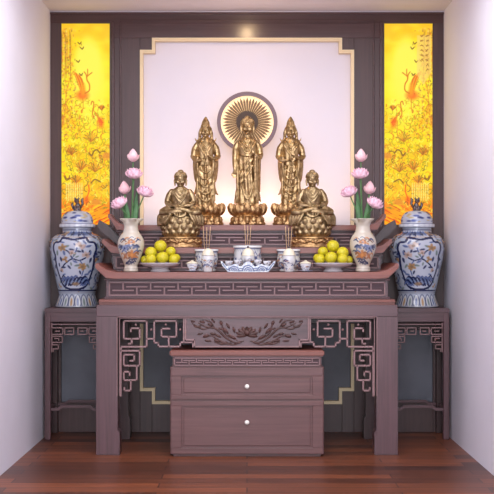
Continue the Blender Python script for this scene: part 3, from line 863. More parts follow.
for side,sx in (('left',1),('right',-1)):
    for (dx,y,kind,lean,fw,words) in flowers:
        px = VX*sx + sx*dx*vs; base = Vector((px, VY-fw, T1+(271.9-y)*vs))
        a = math.radians(lean)*sx
        t = thing('lotus_flower', words % side, 'flower', base, 'pink lotuses in the %s vase' % side)
        bl = bpy.data.objects.new('bloom', meshes[kind]); link(bl, t); bl.rotation_euler = (0.12, a, 0)
        bl.rotation_euler.x = .12 if kind==0 else .25
        b = bmesh.new()
        end = Vector((VX*sx+sx*dx*.28*vs, VY-fw*.45+.006, T1+(271.9-232)*vs)) - base
        d = Vector((math.sin(a),0,math.cos(a)))
        rim = Vector((VX*sx+sx*dx*.36*vs, VY-fw*.5, T1+(271.9-216.5)*vs)) - base
        pth = smooth_path([Vector((0,0,0)), -d*.02, rim, end], 8)
        tube(b, pth, .0042, 8); obj('stem', b, M['stem'], t, smooth=True)
    for k,(dx,y1,w,fw) in enumerate(((-5.4,195,2.7,.024),(5.6,186,2.4,-.010),(-6.2,203,3.2,-.006),(5.4,200,3.6,.003))):
        b = bmesh.new(); x0 = VX*sx
        pth = smooth_path([(x0+sx*dx*.25*vs,VY-fw*.5,T1+(271.9-229)*vs),(x0+sx*dx*.7*vs,VY-fw,T1+(271.9-(229+y1)/2)*vs),(x0+sx*dx*1.2*vs,VY-fw,T1+(271.9-y1)*vs)],8)
        n = len(pth)
        tube(b, pth, [w*vs*max(.12,math.sin(PI*(.18+.80*i/(n-1)))) for i in range(n)], 8, flat=.22)
        tag(obj('lotus_leaf', b, M['leaf'], None, smooth=True), ('broad green leaf blade in front of the stems in the %s vase','thin long green leaf tip rising highest in the %s vase','short green leaf blade on the outer side of the %s vase','green leaf blade on the inner side of the %s vase')[k] % side, 'leaf', 'green leaves in the %s vase' % side)

# ------------------------------------------------------------------ fruit dishes
DY = 7.745; ds = S(DY)
def ppt(lst, s_, base): return [(r*s_, (base-y)*s_) for r,y in lst]
dprof = interp_prof(ppt([(9,271.7),(10,271.4),(9.4,270),(8.4,268.6),(12,267.4),(17,266),(20,263.4),(20.4,262.8),(19.4,262.9),(16,265.2),(8,266.6),(.5,266.8)], ds, 271.7), 60)
fr = [ # px x from centre, y px, forward m, radius px
 (-.5,246.8,.0,6.3),(-8.6,253.4,.028,6.0),(2.8,257.6,.062,6.2),(10.2,251.8,-.005,5.2),(13.0,259.2,.036,5.4),(-8.0,259.8,.060,5.4),
 (-14.6,260.0,.0,4.6),(14.8,257.6,-.035,4.6),(-6,257.0,-.055,5.4),(5,257.0,-.06,5.4)]
bmf = bmesh.new(); ball(bmf,(0,0,0),(1,1,.95),20)
for v in bmf.verts:
    d = math.hypot(v.co.x,v.co.y); v.co.z -= .10*math.exp(-(d/.25)**2)*(1 if v.co.z>0 else -1)
fme = bpy.data.meshes.new('fruit_mesh'); bmf.to_mesh(fme); bmf.free(); fme.materials.append(M['fruit']); fme.polygons.foreach_set('use_smooth',[True]*len(fme.polygons))
fw_words = ['yellow-green fruit on top of the pile in the %s dish','yellow-green fruit left of the top one in the %s dish','yellow-green fruit in the front middle of the %s dish',
 'yellow-green fruit right of the top one in the %s dish','yellow-green fruit front right in the %s dish','greener fruit low at the front left of the %s dish',
 'small fruit at the left edge of the %s dish','small fruit at the right edge of the %s dish','fruit hidden at the back left of the %s dish','fruit hidden at the back right of the %s dish']
P_f = [Vector((dx*ds, -fw, (271.7-y)*ds)) for (dx,y,fw,r) in fr]; R_f = [r*ds*1.01 for (_,_,_,r) in fr]
for _ in range(400):
    for i in range(len(P_f)):
        for j in range(i):
            d = P_f[i]-P_f[j]; g = R_f[i]+R_f[j]-d.length
            if g > 0:
                d.normalize(); d = Vector((d.x*.35, d.y*1.0, d.z*.25))*g*.5
                P_f[i] += d; P_f[j] -= d
        P_f[i].z = max(P_f[i].z, R_f[i]*1.0+(271.7-266.3)*ds+max(0,math.hypot(P_f[i].x,P_f[i].y)/ds-7)*.22*ds)
for side,cx in (('left',160.3),('right',333.2)):
    b = lathe_bm(dprof, 56)
    o = obj('fruit_dish', b, M['bowl'], None, smooth=True); o.location = (X(cx,DY),DY,T1)
    tag(o, 'shallow pale footed dish heaped with yellow-green fruit, in front of the %s seated statue' % side, 'dish', 'fruit dishes')
    sx = 1 if side=='left' else -1
    rnd = random.Random(4)
    for i,(dx,y,fw,r) in enumerate(fr):
        o = bpy.data.objects.new('citrus_fruit', fme); C.objects.link(o)
        o.location = (X(cx,DY)+sx*P_f[i].x, DY+P_f[i].y, T1+P_f[i].z); o.scale = (r*ds,)*3
        o.rotation_euler = (rnd.uniform(-.5,.5), rnd.uniform(-.5,.5), rnd.uniform(0,6))
        w = fw_words[i] % side
        if sx == -1:
            w = w.replace('left of','#').replace('right of','left of').replace('#','right of').replace('front left','#').replace('front right','front left').replace('#','front right')
            w = w.replace('left edge','#').replace('right edge','left edge').replace('#','right edge').replace('back left','#').replace('back right','back left').replace('#','back right')
        tag(o, w, 'fruit', 'fruit piled in the %s dish' % side)

# ------------------------------------------------------------------ incense burners, jars, cups
def small_canvas(seed, dense=26, W_=220, H_=70, top=True, ground=(.80,.80,.80)):
    c = Canvas(W_,H_,ground); rnd = random.Random(seed)
    BL=(.24,.28,.46); GY=(.5,.52,.6); OR=(.66,.48,.34)
    for _ in range(dense*3):
        x,y = rnd.random()*W_, rnd.uniform(H_*.28,H_*.88)
        c.curve([(x-8,y+rnd.uniform(-5,5)),(x,y-4),(x+8,y+rnd.uniform(-4,5))],rnd.uniform(.8,2),rnd.choice([BL,GY,BL,OR]),.8)
    for _ in range(dense): 
        x,y = rnd.random()*W_, rnd.uniform(H_*.3,H_*.85); flower(c,x,y,rnd.uniform(4,7),rnd.choice([GY,OR,BL,(.86,.84,.8)]),BL,rnd)
    if top:
        c.line([(0,3),(W_,3)],2,(.9,.9,.9),1); c.line([(0,8),(W_,8)],1.3,BL,.9); c.line([(0,H_*.22),(W_,H_*.22)],1,BL,.9)
        for k in range(W_//8): c.line([(k*8,10),(k*8+4,H_*.2)],.7,GY,.8)
    return c
BY = 7.804; bs = S(BY)
def burner(cx, rpx, ytop, words):
    base = HY+(H-T1)/bs
    t = thing('incense_burner', words, 'incense burner', (X(cx,BY),BY,T1), 'porcelain incense burners')
    h = base-ytop
    prof = [(rpx*.66,0),(rpx*.80,.6),(rpx*.82,2),(rpx*.70,3.2),(rpx*.90,5),(rpx*.98,h*.45),(rpx*.92,h*.8),(rpx*.94,h-2.4),(rpx,h-2),(rpx,h),(rpx*.88,h),(rpx*.85,h-2.6)]
    prof = [(r*bs,z*bs) for r,z in prof]
    pr_ = []
    for i in range(len(prof)-1):
        for k in range(6): pr_.append((prof[i][0]+(prof[i+1][0]-prof[i][0])*k/6, prof[i][1]+(prof[i+1][1]-prof[i][1])*k/6))
    pr_.append(prof[-1])
    painted_lathe('bowl', pr_, 120, small_canvas(int(cx)), mat=M['painted'], parent=t)
    b = lathe_bm([(rpx*.86*bs,(h-2.8)*bs),(rpx*.86*bs,(h-2.2)*bs),(rpx*.5*bs,(h-1.6)*bs),(.001,(h-1.4)*bs)], 32)
    obj('ash', b, M['ash'], t, smooth=True)
    return h
def incense(cx, xs, ytop, h, which):
    for k,x in enumerate(xs):
        b = bmesh.new(); zt = Z(ytop+(0,1.2,.4)[k],BY); zb = T1+(h-2.5)*bs
        dx = X(x,BY); x0 = X(cx+(x-cx)*.55,BY)
        tube(b, [(x0,BY+(k-1)*.008,zb),(dx,BY+(k-1)*.008,zt)], .0021, 6)
        b.verts.index_update()
        o = obj('incense_stick', b, M['incense'], None, smooth=True, origin=(x0,BY+(k-1)*.008,zb))
        tag(o, '%s of the three thin incense sticks standing in the %s burner' % (('leftmost','middle','rightmost')[k], which), 'incense stick', 'incense sticks in the %s burner' % which)
h = burner(206.5, 12.0, 249.2, 'squat painted porcelain incense burner, left of the three, beside the left lidded cup'); incense(206.5,(203.2,206.8,210.4),226,h,'left')
h = burner(247.5, 14.6, 245.6, 'largest painted porcelain incense burner, behind the wavy cup stand in the middle'); incense(247.5,(244.6,247.8,251),224.5,h,'middle')
h = burner(288.5, 12.0, 249.2, 'squat painted porcelain incense burner, right of the three, beside the right lidded cup'); incense(288.5,(285.4,288.6,292),226.5,h,'right')
JY2 = 7.675; j2 = S(JY2); jb = HY+(H-T1)/j2
def dome_jar(cx, r, y_sh, y_top, words):
    t = thing('ginger_jar', words, 'jar', (X(cx,JY2),JY2-(.010 if r==6.5 else 0),T1), 'small dome-lidded jars')
    hh = jb-y_sh
    prof = interp_prof([(r*.62*j2,0),(r*.72*j2,.8*j2),(r*.86*j2,hh*.35*j2),(r*1.02*j2,hh*.72*j2),(r*.96*j2,hh*j2)], 50)
    painted_lathe('body', prof, 110, small_canvas(int(cx)+50,16,top=False), mat=M['painted'], parent=t)
    b = lathe_bm([(r*.98*j2,hh*j2),(r*1.06*j2,(hh+.4)*j2),(r*1.02*j2,(hh+1.0)*j2)]+[(r*.94*j2*math.cos(a),(hh+1.0+(y_sh-1.0-y_top)*math.sin(a))*j2) for a in [k*PI/2/10 for k in range(10)]]+[(.0008,(jb-y_top)*j2)], 36)
    lid = obj('lid', b, M['cream'], t, smooth=50)
    b = bmesh.new(); ball(b,(0,0,(jb-y_top+.8)*j2),(1.3*j2,1.3*j2,1.3*j2),12); obj('knob', b, M['finial'], lid, smooth=True)
dome_jar(208, 6.4, 255.5, 248.2, 'small painted jar with cream domed lid, in front of the left incense burner')
dome_jar(248, 6.5, 255.8, 248.0, 'small painted jar with cream domed lid, behind the wavy cup stand')
dome_jar(289, 6.4, 255.5, 248.2, 'small painted jar with cream domed lid, in front of the right incense burner')
# lidded cups on saucers
def lidded(cx, words):
    t = thing('lidded_cup', words, 'cup', (X(cx,7.665),7.665,T1), 'lidded tea cups'); s_ = S(7.665)
    b = lathe_bm([(3.6*s_,0),(4*s_,.4*s_),(7.4*s_,1.2*s_),(7.6*s_,1.7*s_),(4*s_,1.2*s_),(.001,1.1*s_)],32); obj('saucer', b, M['porc'], t, smooth=50)
    prof = interp_prof([(2.8*s_,1.2*s_),(3.2*s_,2*s_),(4.9*s_,5*s_),(5.6*s_,8.3*s_)],24)
    painted_lathe('cup', prof, 64, small_canvas(int(cx)+9,5,120,50,False,(.86,.86,.87)), mat=M['painted'], parent=t)
    b = lathe_bm([(5.7*s_,8.3*s_),(6.3*s_,8.6*s_),(5.0*s_,9.6*s_),(2.4*s_,10.6*s_),(1.2*s_,10.9*s_),(1.5*s_,11.7*s_),(.001,12.0*s_)],32); obj('lid', b, M['cream'], t, smooth=50)
lidded(192.3,'small white lidded tea cup on a saucer, left of the left incense burner'); lidded(305.6,'small white lidded tea cup on a saucer, right of the right incense burner')
# wavy stand with little cups
KY = 7.603; ks = S(KY); kb = HY+(H-T1)/ks
cs = thing('cup_stand', 'long white and blue porcelain stand with upcurled ends, carrying five tiny cups', 'cup stand', (X(248,KY),KY,T1))
b = bmesh.new()
topc = [(-27.5,10.5),(-26,10.8),(-23.5,8.2),(-21,6),(-17,6.6),(-14,8.0),(-10.5,7.2),(-7,5.6),(-5,7.4),(-2.6,9.6),(0,10.2)]
topc = topc+[(-p[0],p[1]) for p in topc[::-1][1:]]
bot = [(25.5,6.2),(22,2.4),(20,0),(-20,0),(-22,2.4),(-25.5,6.2)]
tp = smooth_path([(p[0],0,p[1]) for p in topc],4)
prism(b, [(p.x*ks,p.z*ks) for p in tp]+[(p[0]*ks,p[1]*ks) for p in bot], -.018, .016, .003)
obj('body', b, M['porc'], cs, smooth=40)
b = bmesh.new()
for cx,r in ((-14,4.6),(0,5.4),(14,4.6)):
    for rr in (r, r*.62, r*.28):
        tube(b, [(cx*ks+rr*ks*math.cos(a), -.0185, (1.2+rr*math.sin(a))*ks) for a in [k*PI/12 for k in range(13)]], .55*ks, 6)
for s in (-1,1):
    tube(b, smooth_path([(s*p[0]*ks,-.0185,p[1]*ks) for p in ((25.8,9.4),(22.5,5),(20.5,2.4),(18.8,3.4),(19.4,4.6))],5), .5*ks, 6)
    for q in ((7,1.5),(7,3.4)):
        tube(b, [((s*q[0]-2)*ks,-.0185,q[1]*ks),((s*q[0]+2)*ks,-.0185,q[1]*ks)], .5*ks, 6)
obj('wave_pattern', b, M['blue'], cs, smooth=True)
cm = None
for k,(dx,zz,w) in enumerate(((-19,6.4,'leftmost'),(-10,7.6,'second from left'),(0,10.3,'middle, raised'),(10,7.6,'second from right'),(19,6.4,'rightmost'))):
    prof = interp_prof([(2.0*ks,0),(2.2*ks,.6*ks),(3.6*ks,2.4*ks),(4.0*ks,4.9*ks)],18)
    if cm is None:
        cm = painted_lathe('offering_cup', prof, 48, small_canvas(77,5,120,40,False,(.84,.84,.85)), mat=M['painted']); o = cm
    else: o = cm.copy(); C.objects.link(o)
    o.location = (X(248+dx,KY),KY,T1+(zz-.25)*ks)
    if abs(dx)==19: o.location.z = T1+6.25*ks
    if k==2: o.scale=(1.05,1.05,.9)
    tag(o, 'tiny white and blue offering cup, %s of the five on the wavy stand' % w, 'cup', 'offering cups on the wavy stand')

# ------------------------------------------------------------------ statues
def remeshed(bm, voxel, smooth_it=2):
    bmesh.ops.recalc_face_normals(bm, faces=bm.faces)
    me = bpy.data.meshes.new('tmp'); bm.to_mesh(me); bm.free()
    o = bpy.data.objects.new('tmp', me); C.objects.link(o)
    md = o.modifiers.new('r','REMESH'); md.mode = 'VOXEL'; md.voxel_size = voxel
    if smooth_it:
        sm = o.modifiers.new('s','SMOOTH'); sm.factor = .5; sm.iterations = smooth_it
    dg = bpy.context.evaluated_depsgraph_get()
    out = bpy.data.meshes.new_from_object(o.evaluated_get(dg))
    bpy.data.objects.remove(o)
    out.polygons.foreach_set('use_smooth',[True]*len(out.polygons))
    return out
class Robe:
    """stack of elliptical sections (h, cx, cf, rx, rf); h up, f forward (towards the viewer), units px"""
    def __init__(s, secs): s.a = np.array(secs, float)
    def at(s, h): return [np.interp(h, s.a[:,0], s.a[:,k]) for k in range(1,5)]
    def pt(s, th, h, off=0):
        cx,cf,rx,rf = s.at(h)
        return Vector((cx+(rx+off)*math.sin(th), -(cf+(rf+off)*math.cos(th)), h))
    def mesh(s, bm, n=56, step=1.0, fold=None):
        h0,h1 = s.a[0,0], s.a[-1,0]; m = int((h1-h0)/step)+1; rings=[]
        for i in range(m):
            h = h0+(h1-h0)*i/(m-1)
            rings.append([bm.verts.new(s.pt(2*PI*k/n, h, fold(2*PI*k/n,h) if fold else 0)) for k in range(n)])
        for i in range(m-1):
            for k in range(n): bm.faces.new((rings[i][k],rings[i][(k+1)%n],rings[i+1][(k+1)%n],rings[i+1][k]))
        bm.faces.new(rings[0][::-1]); bm.faces.new(rings[-1])
    def strip(s, bm, pts, r, off=0):
        q = smooth_path([(p[0],p[1],0) for p in pts], 5)
        tube(bm, [s.pt(v.x, v.y, off) for v in q], [r*(1-.45*abs(2*i/(len(q)-1)-1)) for i in range(len(q))], 6)
def T(x,h,f): return Vector((x,-f,h))
def limb(bm, pts, rads, n=10):
    q = smooth_path([T(*p) for p in pts], 5); m = len(q)
    rr = [float(np.interp(i/(m-1), np.linspace(0,1,len(rads)), rads)) for i in range(m)]
    tube(bm, q, rr, n)
    ball(bm, q[0], rr[0], 10); ball(bm, q[-1], rr[-1], 10)
def hand(bm, wrist, palm, fdir, spread, s=1.0):
    """palm centre, finger direction, sideways direction (px units)"""
    wrist, palm, fdir, spread = Vector(wrist), Vector(palm), Vector(fdir).normalized(), Vector(spread).normalized()
    tube(bm, [wrist, palm], [1.5*s,1.9*s], 8); ball(bm, palm, (1.9*s,1.5*s,1.9*s), 10)
    nrm = fdir.cross(spread)
    for k,(o,L) in enumerate(((-1.35,3.2),(-.45,3.8),(.45,3.6),(1.35,2.9))):
        p0 = palm+spread*o*s+fdir*1.0*s; p1 = p0+fdir*L*.55*s; p2 = p1+fdir*L*.45*s+nrm*.5*s
        tube(bm, [p0,p1,p2], [.55*s,.5*s,.38*s], 6)
    p0 = palm-spread*1.6*s; tube(bm, [p0,p0-spread*.9*s+fdir*1.2*s,p0-spread*.8*s+fdir*2.4*s],[.65*s,.55*s,.42*s],6)
def head(bm, c, s, hair='buddha'):
    cx,ch,cf = c
    def q(x,h,f): return T(cx+x*s, ch+h*s, cf+f*s)
    ball(bm, q(0,.5,0), (5.2*s,5.6*s,6.4*s), 24)               # skull
    ball(bm, q(0,-2.6,1.2), (4.3*s,4.4*s,4.6*s), 20)           # jaw
    ball(bm, q(0,-5.8,3.6), (1.5*s,1.5*s,1.2*s), 10)           # chin
    tube(bm, [q(0,1.0,5.2),q(0,-1.2,6.3),q(0,-1.9,6.5)], [.5*s,.75*s,.9*s], 8)     # nose
    for e in (-1,1):
        tube(bm, [q(e*.6,1.1,5.6),q(e*2.0,2.0,5.3),q(e*3.8,1.2,4.0)], [.4*s,.5*s,.3*s], 6)    # brow
        ball(bm, q(e*2.1,.1,5.0), (1.15*s,.7*s,.55*s), 10)      # lowered eyelid
        ball(bm, q(e*2.6,-2.4,4.0), (1.6*s,1.3*s,1.6*s), 10)    # cheek
        tube(bm, [q(e*5.2,1.6,.3),q(e*5.7,-.8,.2),q(e*5.5,-4.6,.6),q(e*5.2,-5.8,.8)], [.8*s,1.1*s,.8*s,.9*s], 8)   # long ear
    tube(bm, [q(-1.6,-3.7,5.3),q(0,-3.6,5.9),q(1.6,-3.7,5.3)], [.35*s,.6*s,.35*s], 6)         # mouth
    tube(bm, [q(0,-4,-.3),q(0,-9.5,-.6)], [3.1*s,3.7*s], 12)   # neck
    if hair == 'buddha':
        ball(bm, q(0,2.9,-.9), (5.9*s,6.0*s,5.0*s), 20)
        ball(bm, q(0,7.6,-1.0), (3.2*s,3.2*s,2.6*s), 16)
        rnd = random.Random(2)
        for i in range(7):                                     # rows of curls
            hh = 2.4+i*1.1; rr = 6.0*math.sqrt(max(0,1-((hh-2.9)/5.4)**2))
            n = max(6,int(rr*3.3))
            for k in range(n):
                a = 2*PI*(k+.5*(i%2))/n
                if math.cos(a)>.3 and hh<3.2: continue
                ball(bm, q(rr*math.sin(a),hh,-.9+rr*math.cos(a)), .8*s, 6)
    else:
        ball(bm, q(0,1.6,-1.3), (5.7*s,5.6*s,6.2*s), 20)        # hair under a hood
        tube(bm, [q(0,5,-.5),q(0,9,-.8),q(0,12.2,-1.2),q(0,14.6,-1.4)], [4.6*s,3.9*s,2.2*s,.6*s], 14)    # high crown
        for k in range(-2,3):
            a = k*.45
            tube(bm, [q(5.3*math.sin(a),4.0,5.3*math.cos(a)-.8),q(4.8*math.sin(a),8.0-abs(k)*.8,4.8*math.cos(a)-.9)], [1.1*s,.4*s], 8)
        for e in (-1,1):                                       # veil falling behind the ears to the shoulders
            tube(bm, [q(e*4.4,3,-2),q(e*5.8,-2,-2.2),q(e*6.0,-7,-2),q(e*7.2,-11,-1)], [1.6*s,1.8*s,1.7*s,1.4*s], 8)
def lotus_pedestal(rb, hb, rc, hw, ht, flat):
    """two-part lotus base in px: carved plinth up to hb, cup petals between hw and ht"""
    bm = bmesh.new()
    rings = [(rb*.97,0),(rb*1.0,1),(rb*.97,2.0),(rb*.86,hb*.6),(rb*.66,hb*.92),(rb*.58,hb),(rb*.50,hw),(rc*.62,hw+1),(rc*.78,(hw+ht)/2),(rc*.80,ht-1.5),(rc*.74,ht-1)]
    b2 = lathe_bm(rings, 48, 1, flat)
    me = bpy.data.meshes.new('t'); b2.to_mesh(me); b2.free(); bm.from_mesh(me); bpy.data.meshes.remove(me)
    n = 14
    for k in range(n):                                          # downturned petals of the plinth
        a = 2*PI*k/n
        d = Vector((math.sin(a),-math.cos(a)*flat,0))
        ball(bm, d*rb*.80+Vector((0,0,hb*.52)), (rb*.17,rb*.17,hb*.42), 10)
        ball(bm, d*rb*.93+Vector((0,0,1.9)), (rb*.10,rb*.10,1.3), 8)
    for ring,(nn,r0,sc) in enumerate(((11,rc*.80,1.0),(11,rc*.70,.86))):
        for k in range(nn):                                     # upturned cup petals
            a = 2*PI*(k+.5*ring)/nn
            d = Vector((math.sin(a),-math.cos(a)*flat,0)); up = Vector((0,0,1)); L = (ht-hw)*sc*1.15
            pts = [d*r0*.62+up*(hw+.6), d*r0*.95+up*(hw+L*.28), d*r0*1.13+up*(hw+L*.62), d*r0*1.17+up*(hw+L*.92)]
            q = smooth_path(pts,3); m = len(q)
            W_ = rc*.24
            tube(bm, q, [W_*max(.18,math.sin(PI*(.22+.74*i/(m-1)))) for i in range(m)], 8, flat=.5)
    return bm
def px_scale(me, s): me.transform(Matrix.Scale(s,4)); return me
SY3 = 8.26; s3 = S(SY3)
def standing_buddha():
    bm = bmesh.new()
    R_ = Robe([(19,0,0,11.2,7.5),(22,0,0,11.6,8),(30,0,0,10.6,7.6),(42,0,0,9.8,7.2),(52,0,0,9.4,7.0),(62,0,0,9.4,7.2),(70,0,0,9.8,7.6),(78,0,0,10.4,7.6),(82,0,0,10.6,6.6),(85,0,0,9.4,5.6),(88,0,-.3,5.8,4.2),(90,0,-.3,3.6,3.6)])
    def fold(th,h):
        a = math.cos(th)
        if a < -.2: return .3*math.sin(9*th)
        k = np.clip((74-h)/15,0,1)*np.clip((h-20)/6,0.3,1)
        return .75*k*math.sin(th*10+h*.07)
    R_.mesh(bm, fold=fold)
    for k,(h0,h1,w) in enumerate(((86,77,.5),(85.5,73.5,.75),(84,70,.95))):
        R_.strip(bm, [(-w,h0),(-w*.6,(h0+h1)/2+1),(0,h1),(w*.6,(h0+h1)/2+1),(w,h0)], .8, .3)
    for h0 in (67,60,53):                             # long slanting folds
        R_.strip(bm, [(-.9,h0-17),(-.35,h0-8),(.2,h0),(.6,h0+7)], .75, .45)
    for k in range(3):
        R_.strip(bm, [(-.62+k*.12,42-k*3),(-.34+k*.06,31-k*.8),(0,26+k*2.2),(.34-k*.06,31-k*.8),(.62-k*.12,42-k*3)], .75, .45)
    R_.strip(bm, [(-1.2,71.5),(-.4,69.4),(.4,69.4),(1.2,71.5)], 1.0, .3)
    limb(bm, [(-8.6,82.6,0),(-11.4,77.5,0),(-12.2,69,-.5),(-12.4,60,1.5),(-12.4,55.5,3)], [3.0,3.5,3.1,2.6,1.7])
    hand(bm, T(-12.4,55.5,3), T(-12.6,52,3.6), (-.05,-.25,-1), (1,0,0), 1.15)
    limb(bm, [(8.6,82.6,0),(11.6,77.5,0),(12.6,70,.5),(11.2,67.5,5.0),(8.0,70,8.0)], [3.0,3.5,3.3,2.8,1.8])
    hand(bm, T(8,70,8), T(5.8,72,9.2), (-.5,-.3,1), (0,0.3,-1), 1.05)
    for k,(x,f) in enumerate(((8.0,8.0),(9.8,7.0),(11.3,5.2),(12.3,2.8))):
        limb(bm, [(x,69,f),(x*.98,56,f*.9),(x*.96,42,f*.8),(x*.99,29+k*1.6,f*.75)], [1.4,1.35,1.4,.7], 8)
    for k,(x,f) in enumerate(((-10.4,3),(-9.6,5))):
        limb(bm, [(x,64-k*4,f-1),(x,50,f),(x*1.0,33+k*2,f)], [1.0,1.3,.8], 8)
    limb(bm, [(-9.4,40,2),(-10.4,31,2),(-12.6,22.5,1.5)], [1.4,2.2,.8], 8)
    limb(bm, [(9.8,38,2),(10.6,31,2),(13.0,24,1.5)], [1.4,2.2,.8], 8)
    for e in (-1,1):
        ball(bm, T(e*3.2,20.4,8), (2.1,3.4,1.5), 12)
        for j in range(5): ball(bm, T(e*3.2+(j-2)*.75,19.8,10.8-abs(j-1.5)*.3), (.45,.8,.5), 6)
    head(bm, (0,98.2,.8), 1.12, 'buddha')
    return px_scale(remeshed(bm, .36, 1), s3)
def standing_bodhisattva(sgn):
    bm = bmesh.new()
    R_ = Robe([(18,0,0,8.6,6.6),(24,0,0,8.8,7),(32,0,0,8.2,6.6),(46,0,0,8.0,6.4),(56,0,0,8.2,6.6),(64,0,0,7.8,6.6),(70,0,0,7.8,6.6),(78,0,0,9.0,6.8),(81.5,0,0,9.4,6.2),(85,0,0,7.2,4.8),(88,0,-.3,3.4,3.4)])
    R_.mesh(bm, fold=lambda th,h: (.7*math.sin(th*9+h*.15*sgn) if h<60 else .3*math.sin(7*th)))
    for k,(h0,h1,w) in enumerate(((84,77,.6),(84,73,.85),(82,69,1.0))):
        R_.strip(bm, [(-w,h0),(-w*.5,(h0+h1)/2),(0,h1),(w*.5,(h0+h1)/2),(w,h0)], .7, .3)
    for k in range(5):
        R_.strip(bm, [(-1.15,62-k*7.2),(-.4,54-k*7.2),(.3,53-k*7.2),(1.15,61-k*7.2)], .85, .5)
    R_.strip(bm, [(-.05,74),(0,60),(.05,44),(0,24)], .9, .7)
    for h in range(28,60,6): ball(bm, R_.pt(0,h,1.2), 1.2, 8)
    limb(bm, [(-7.8,81.5,0),(-10.6,76.5,0),(-11.6,69,0),(-9,64,5),(-4.2,64.5,8.0)], [2.7,3.3,3.2,2.6,1.7])
    limb(bm, [(7.8,81.5,0),(10.6,76.5,0),(11.6,69,0),(9,66,5),(4.6,68,7.8)], [2.7,3.3,3.2,2.6,1.7])
    hand(bm, T(-4.2,64.5,8.0), T(-1.6*sgn-1,64.8,9.0), (1,-.1,.15), (0,.3,1), .9)
    hand(bm, T(4.6,68,7.8), T(2.6,70,8.8), (-.3,-.2,1), (1,0,.2), .9)
    limb(bm, [(0.6*sgn,66,9.8),(0.6*sgn,69,9.8),(0.6*sgn,71.5,9.8)], [1.2,1.5,.7], 8)
    for e in (-1,1):
        for k,(x,f) in enumerate(((7.8,6.2),(9.4,4.4),(10.6,2.2),(11.2,-.4))):
            limb(bm, [(e*x,67,f),(e*(x+.2),59,f*.95),(e*(x-.8),51-k*1.4,f*.85),(e*(x-1.8),43,f*.7)], [1.6,1.5,1.1,.5], 8)
        limb(bm, [(e*8.6,58,2),(e*8.6,46,2.4),(e*8.6,38,2.2),(e*10.4,32.5,1.6),(e*12.6,30.4,1)], [1.1,1.2,1.5,1.4,.4], 8)
        limb(bm, [(e*8,50,3),(e*8.2,36,3.4),(e*9.2,25,3)], [1.2,1.4,.8], 8)
        limb(bm, [(e*11.8,69,0),(e*13.6,67,0),(e*15,69.6,0)], [1.5,1.0,.35], 8)
        ball(bm, T(e*2.8,19.6,7.4), (1.9,3,1.4), 10)
        limb(bm, [(e*7.6,84.5,-1),(e*9.6,85,-1),(e*10.6,87.4,-1)], [1.1,.8,.3], 8)
    head(bm, (0,94.4,.6), .98, 'crown')
    return px_scale(remeshed(bm, .36, 1), s3)
def standing(cx, me, label, name, mat):
    t = thing(name, label, 'statue', (X(cx,SY3),SY3,T3))
    ped = px_scale(remeshed(lotus_pedestal(18.2,9.6,19,10.6,21.5,.62), .42, 1), s3)
    obj('lotus_pedestal', ped, M['gilt_ped'], t)
    obj('figure', me, mat, t)
    return t
standing(247.4, standing_buddha(), 'bronze robed statue standing on a lotus base before the round halo, one arm hanging down', 'buddha_statue', M['gilt'])
standing(205.6, standing_bodhisattva(1), 'bronze standing statue with tall crown and hanging scarves, behind the left seated statue', 'bodhisattva_statue', M['gilt'])
standing(290.6, standing_bodhisattva(-1), 'bronze standing statue with tall crown and hanging scarves, behind the right seated statue', 'bodhisattva_statue', M['gilt'])

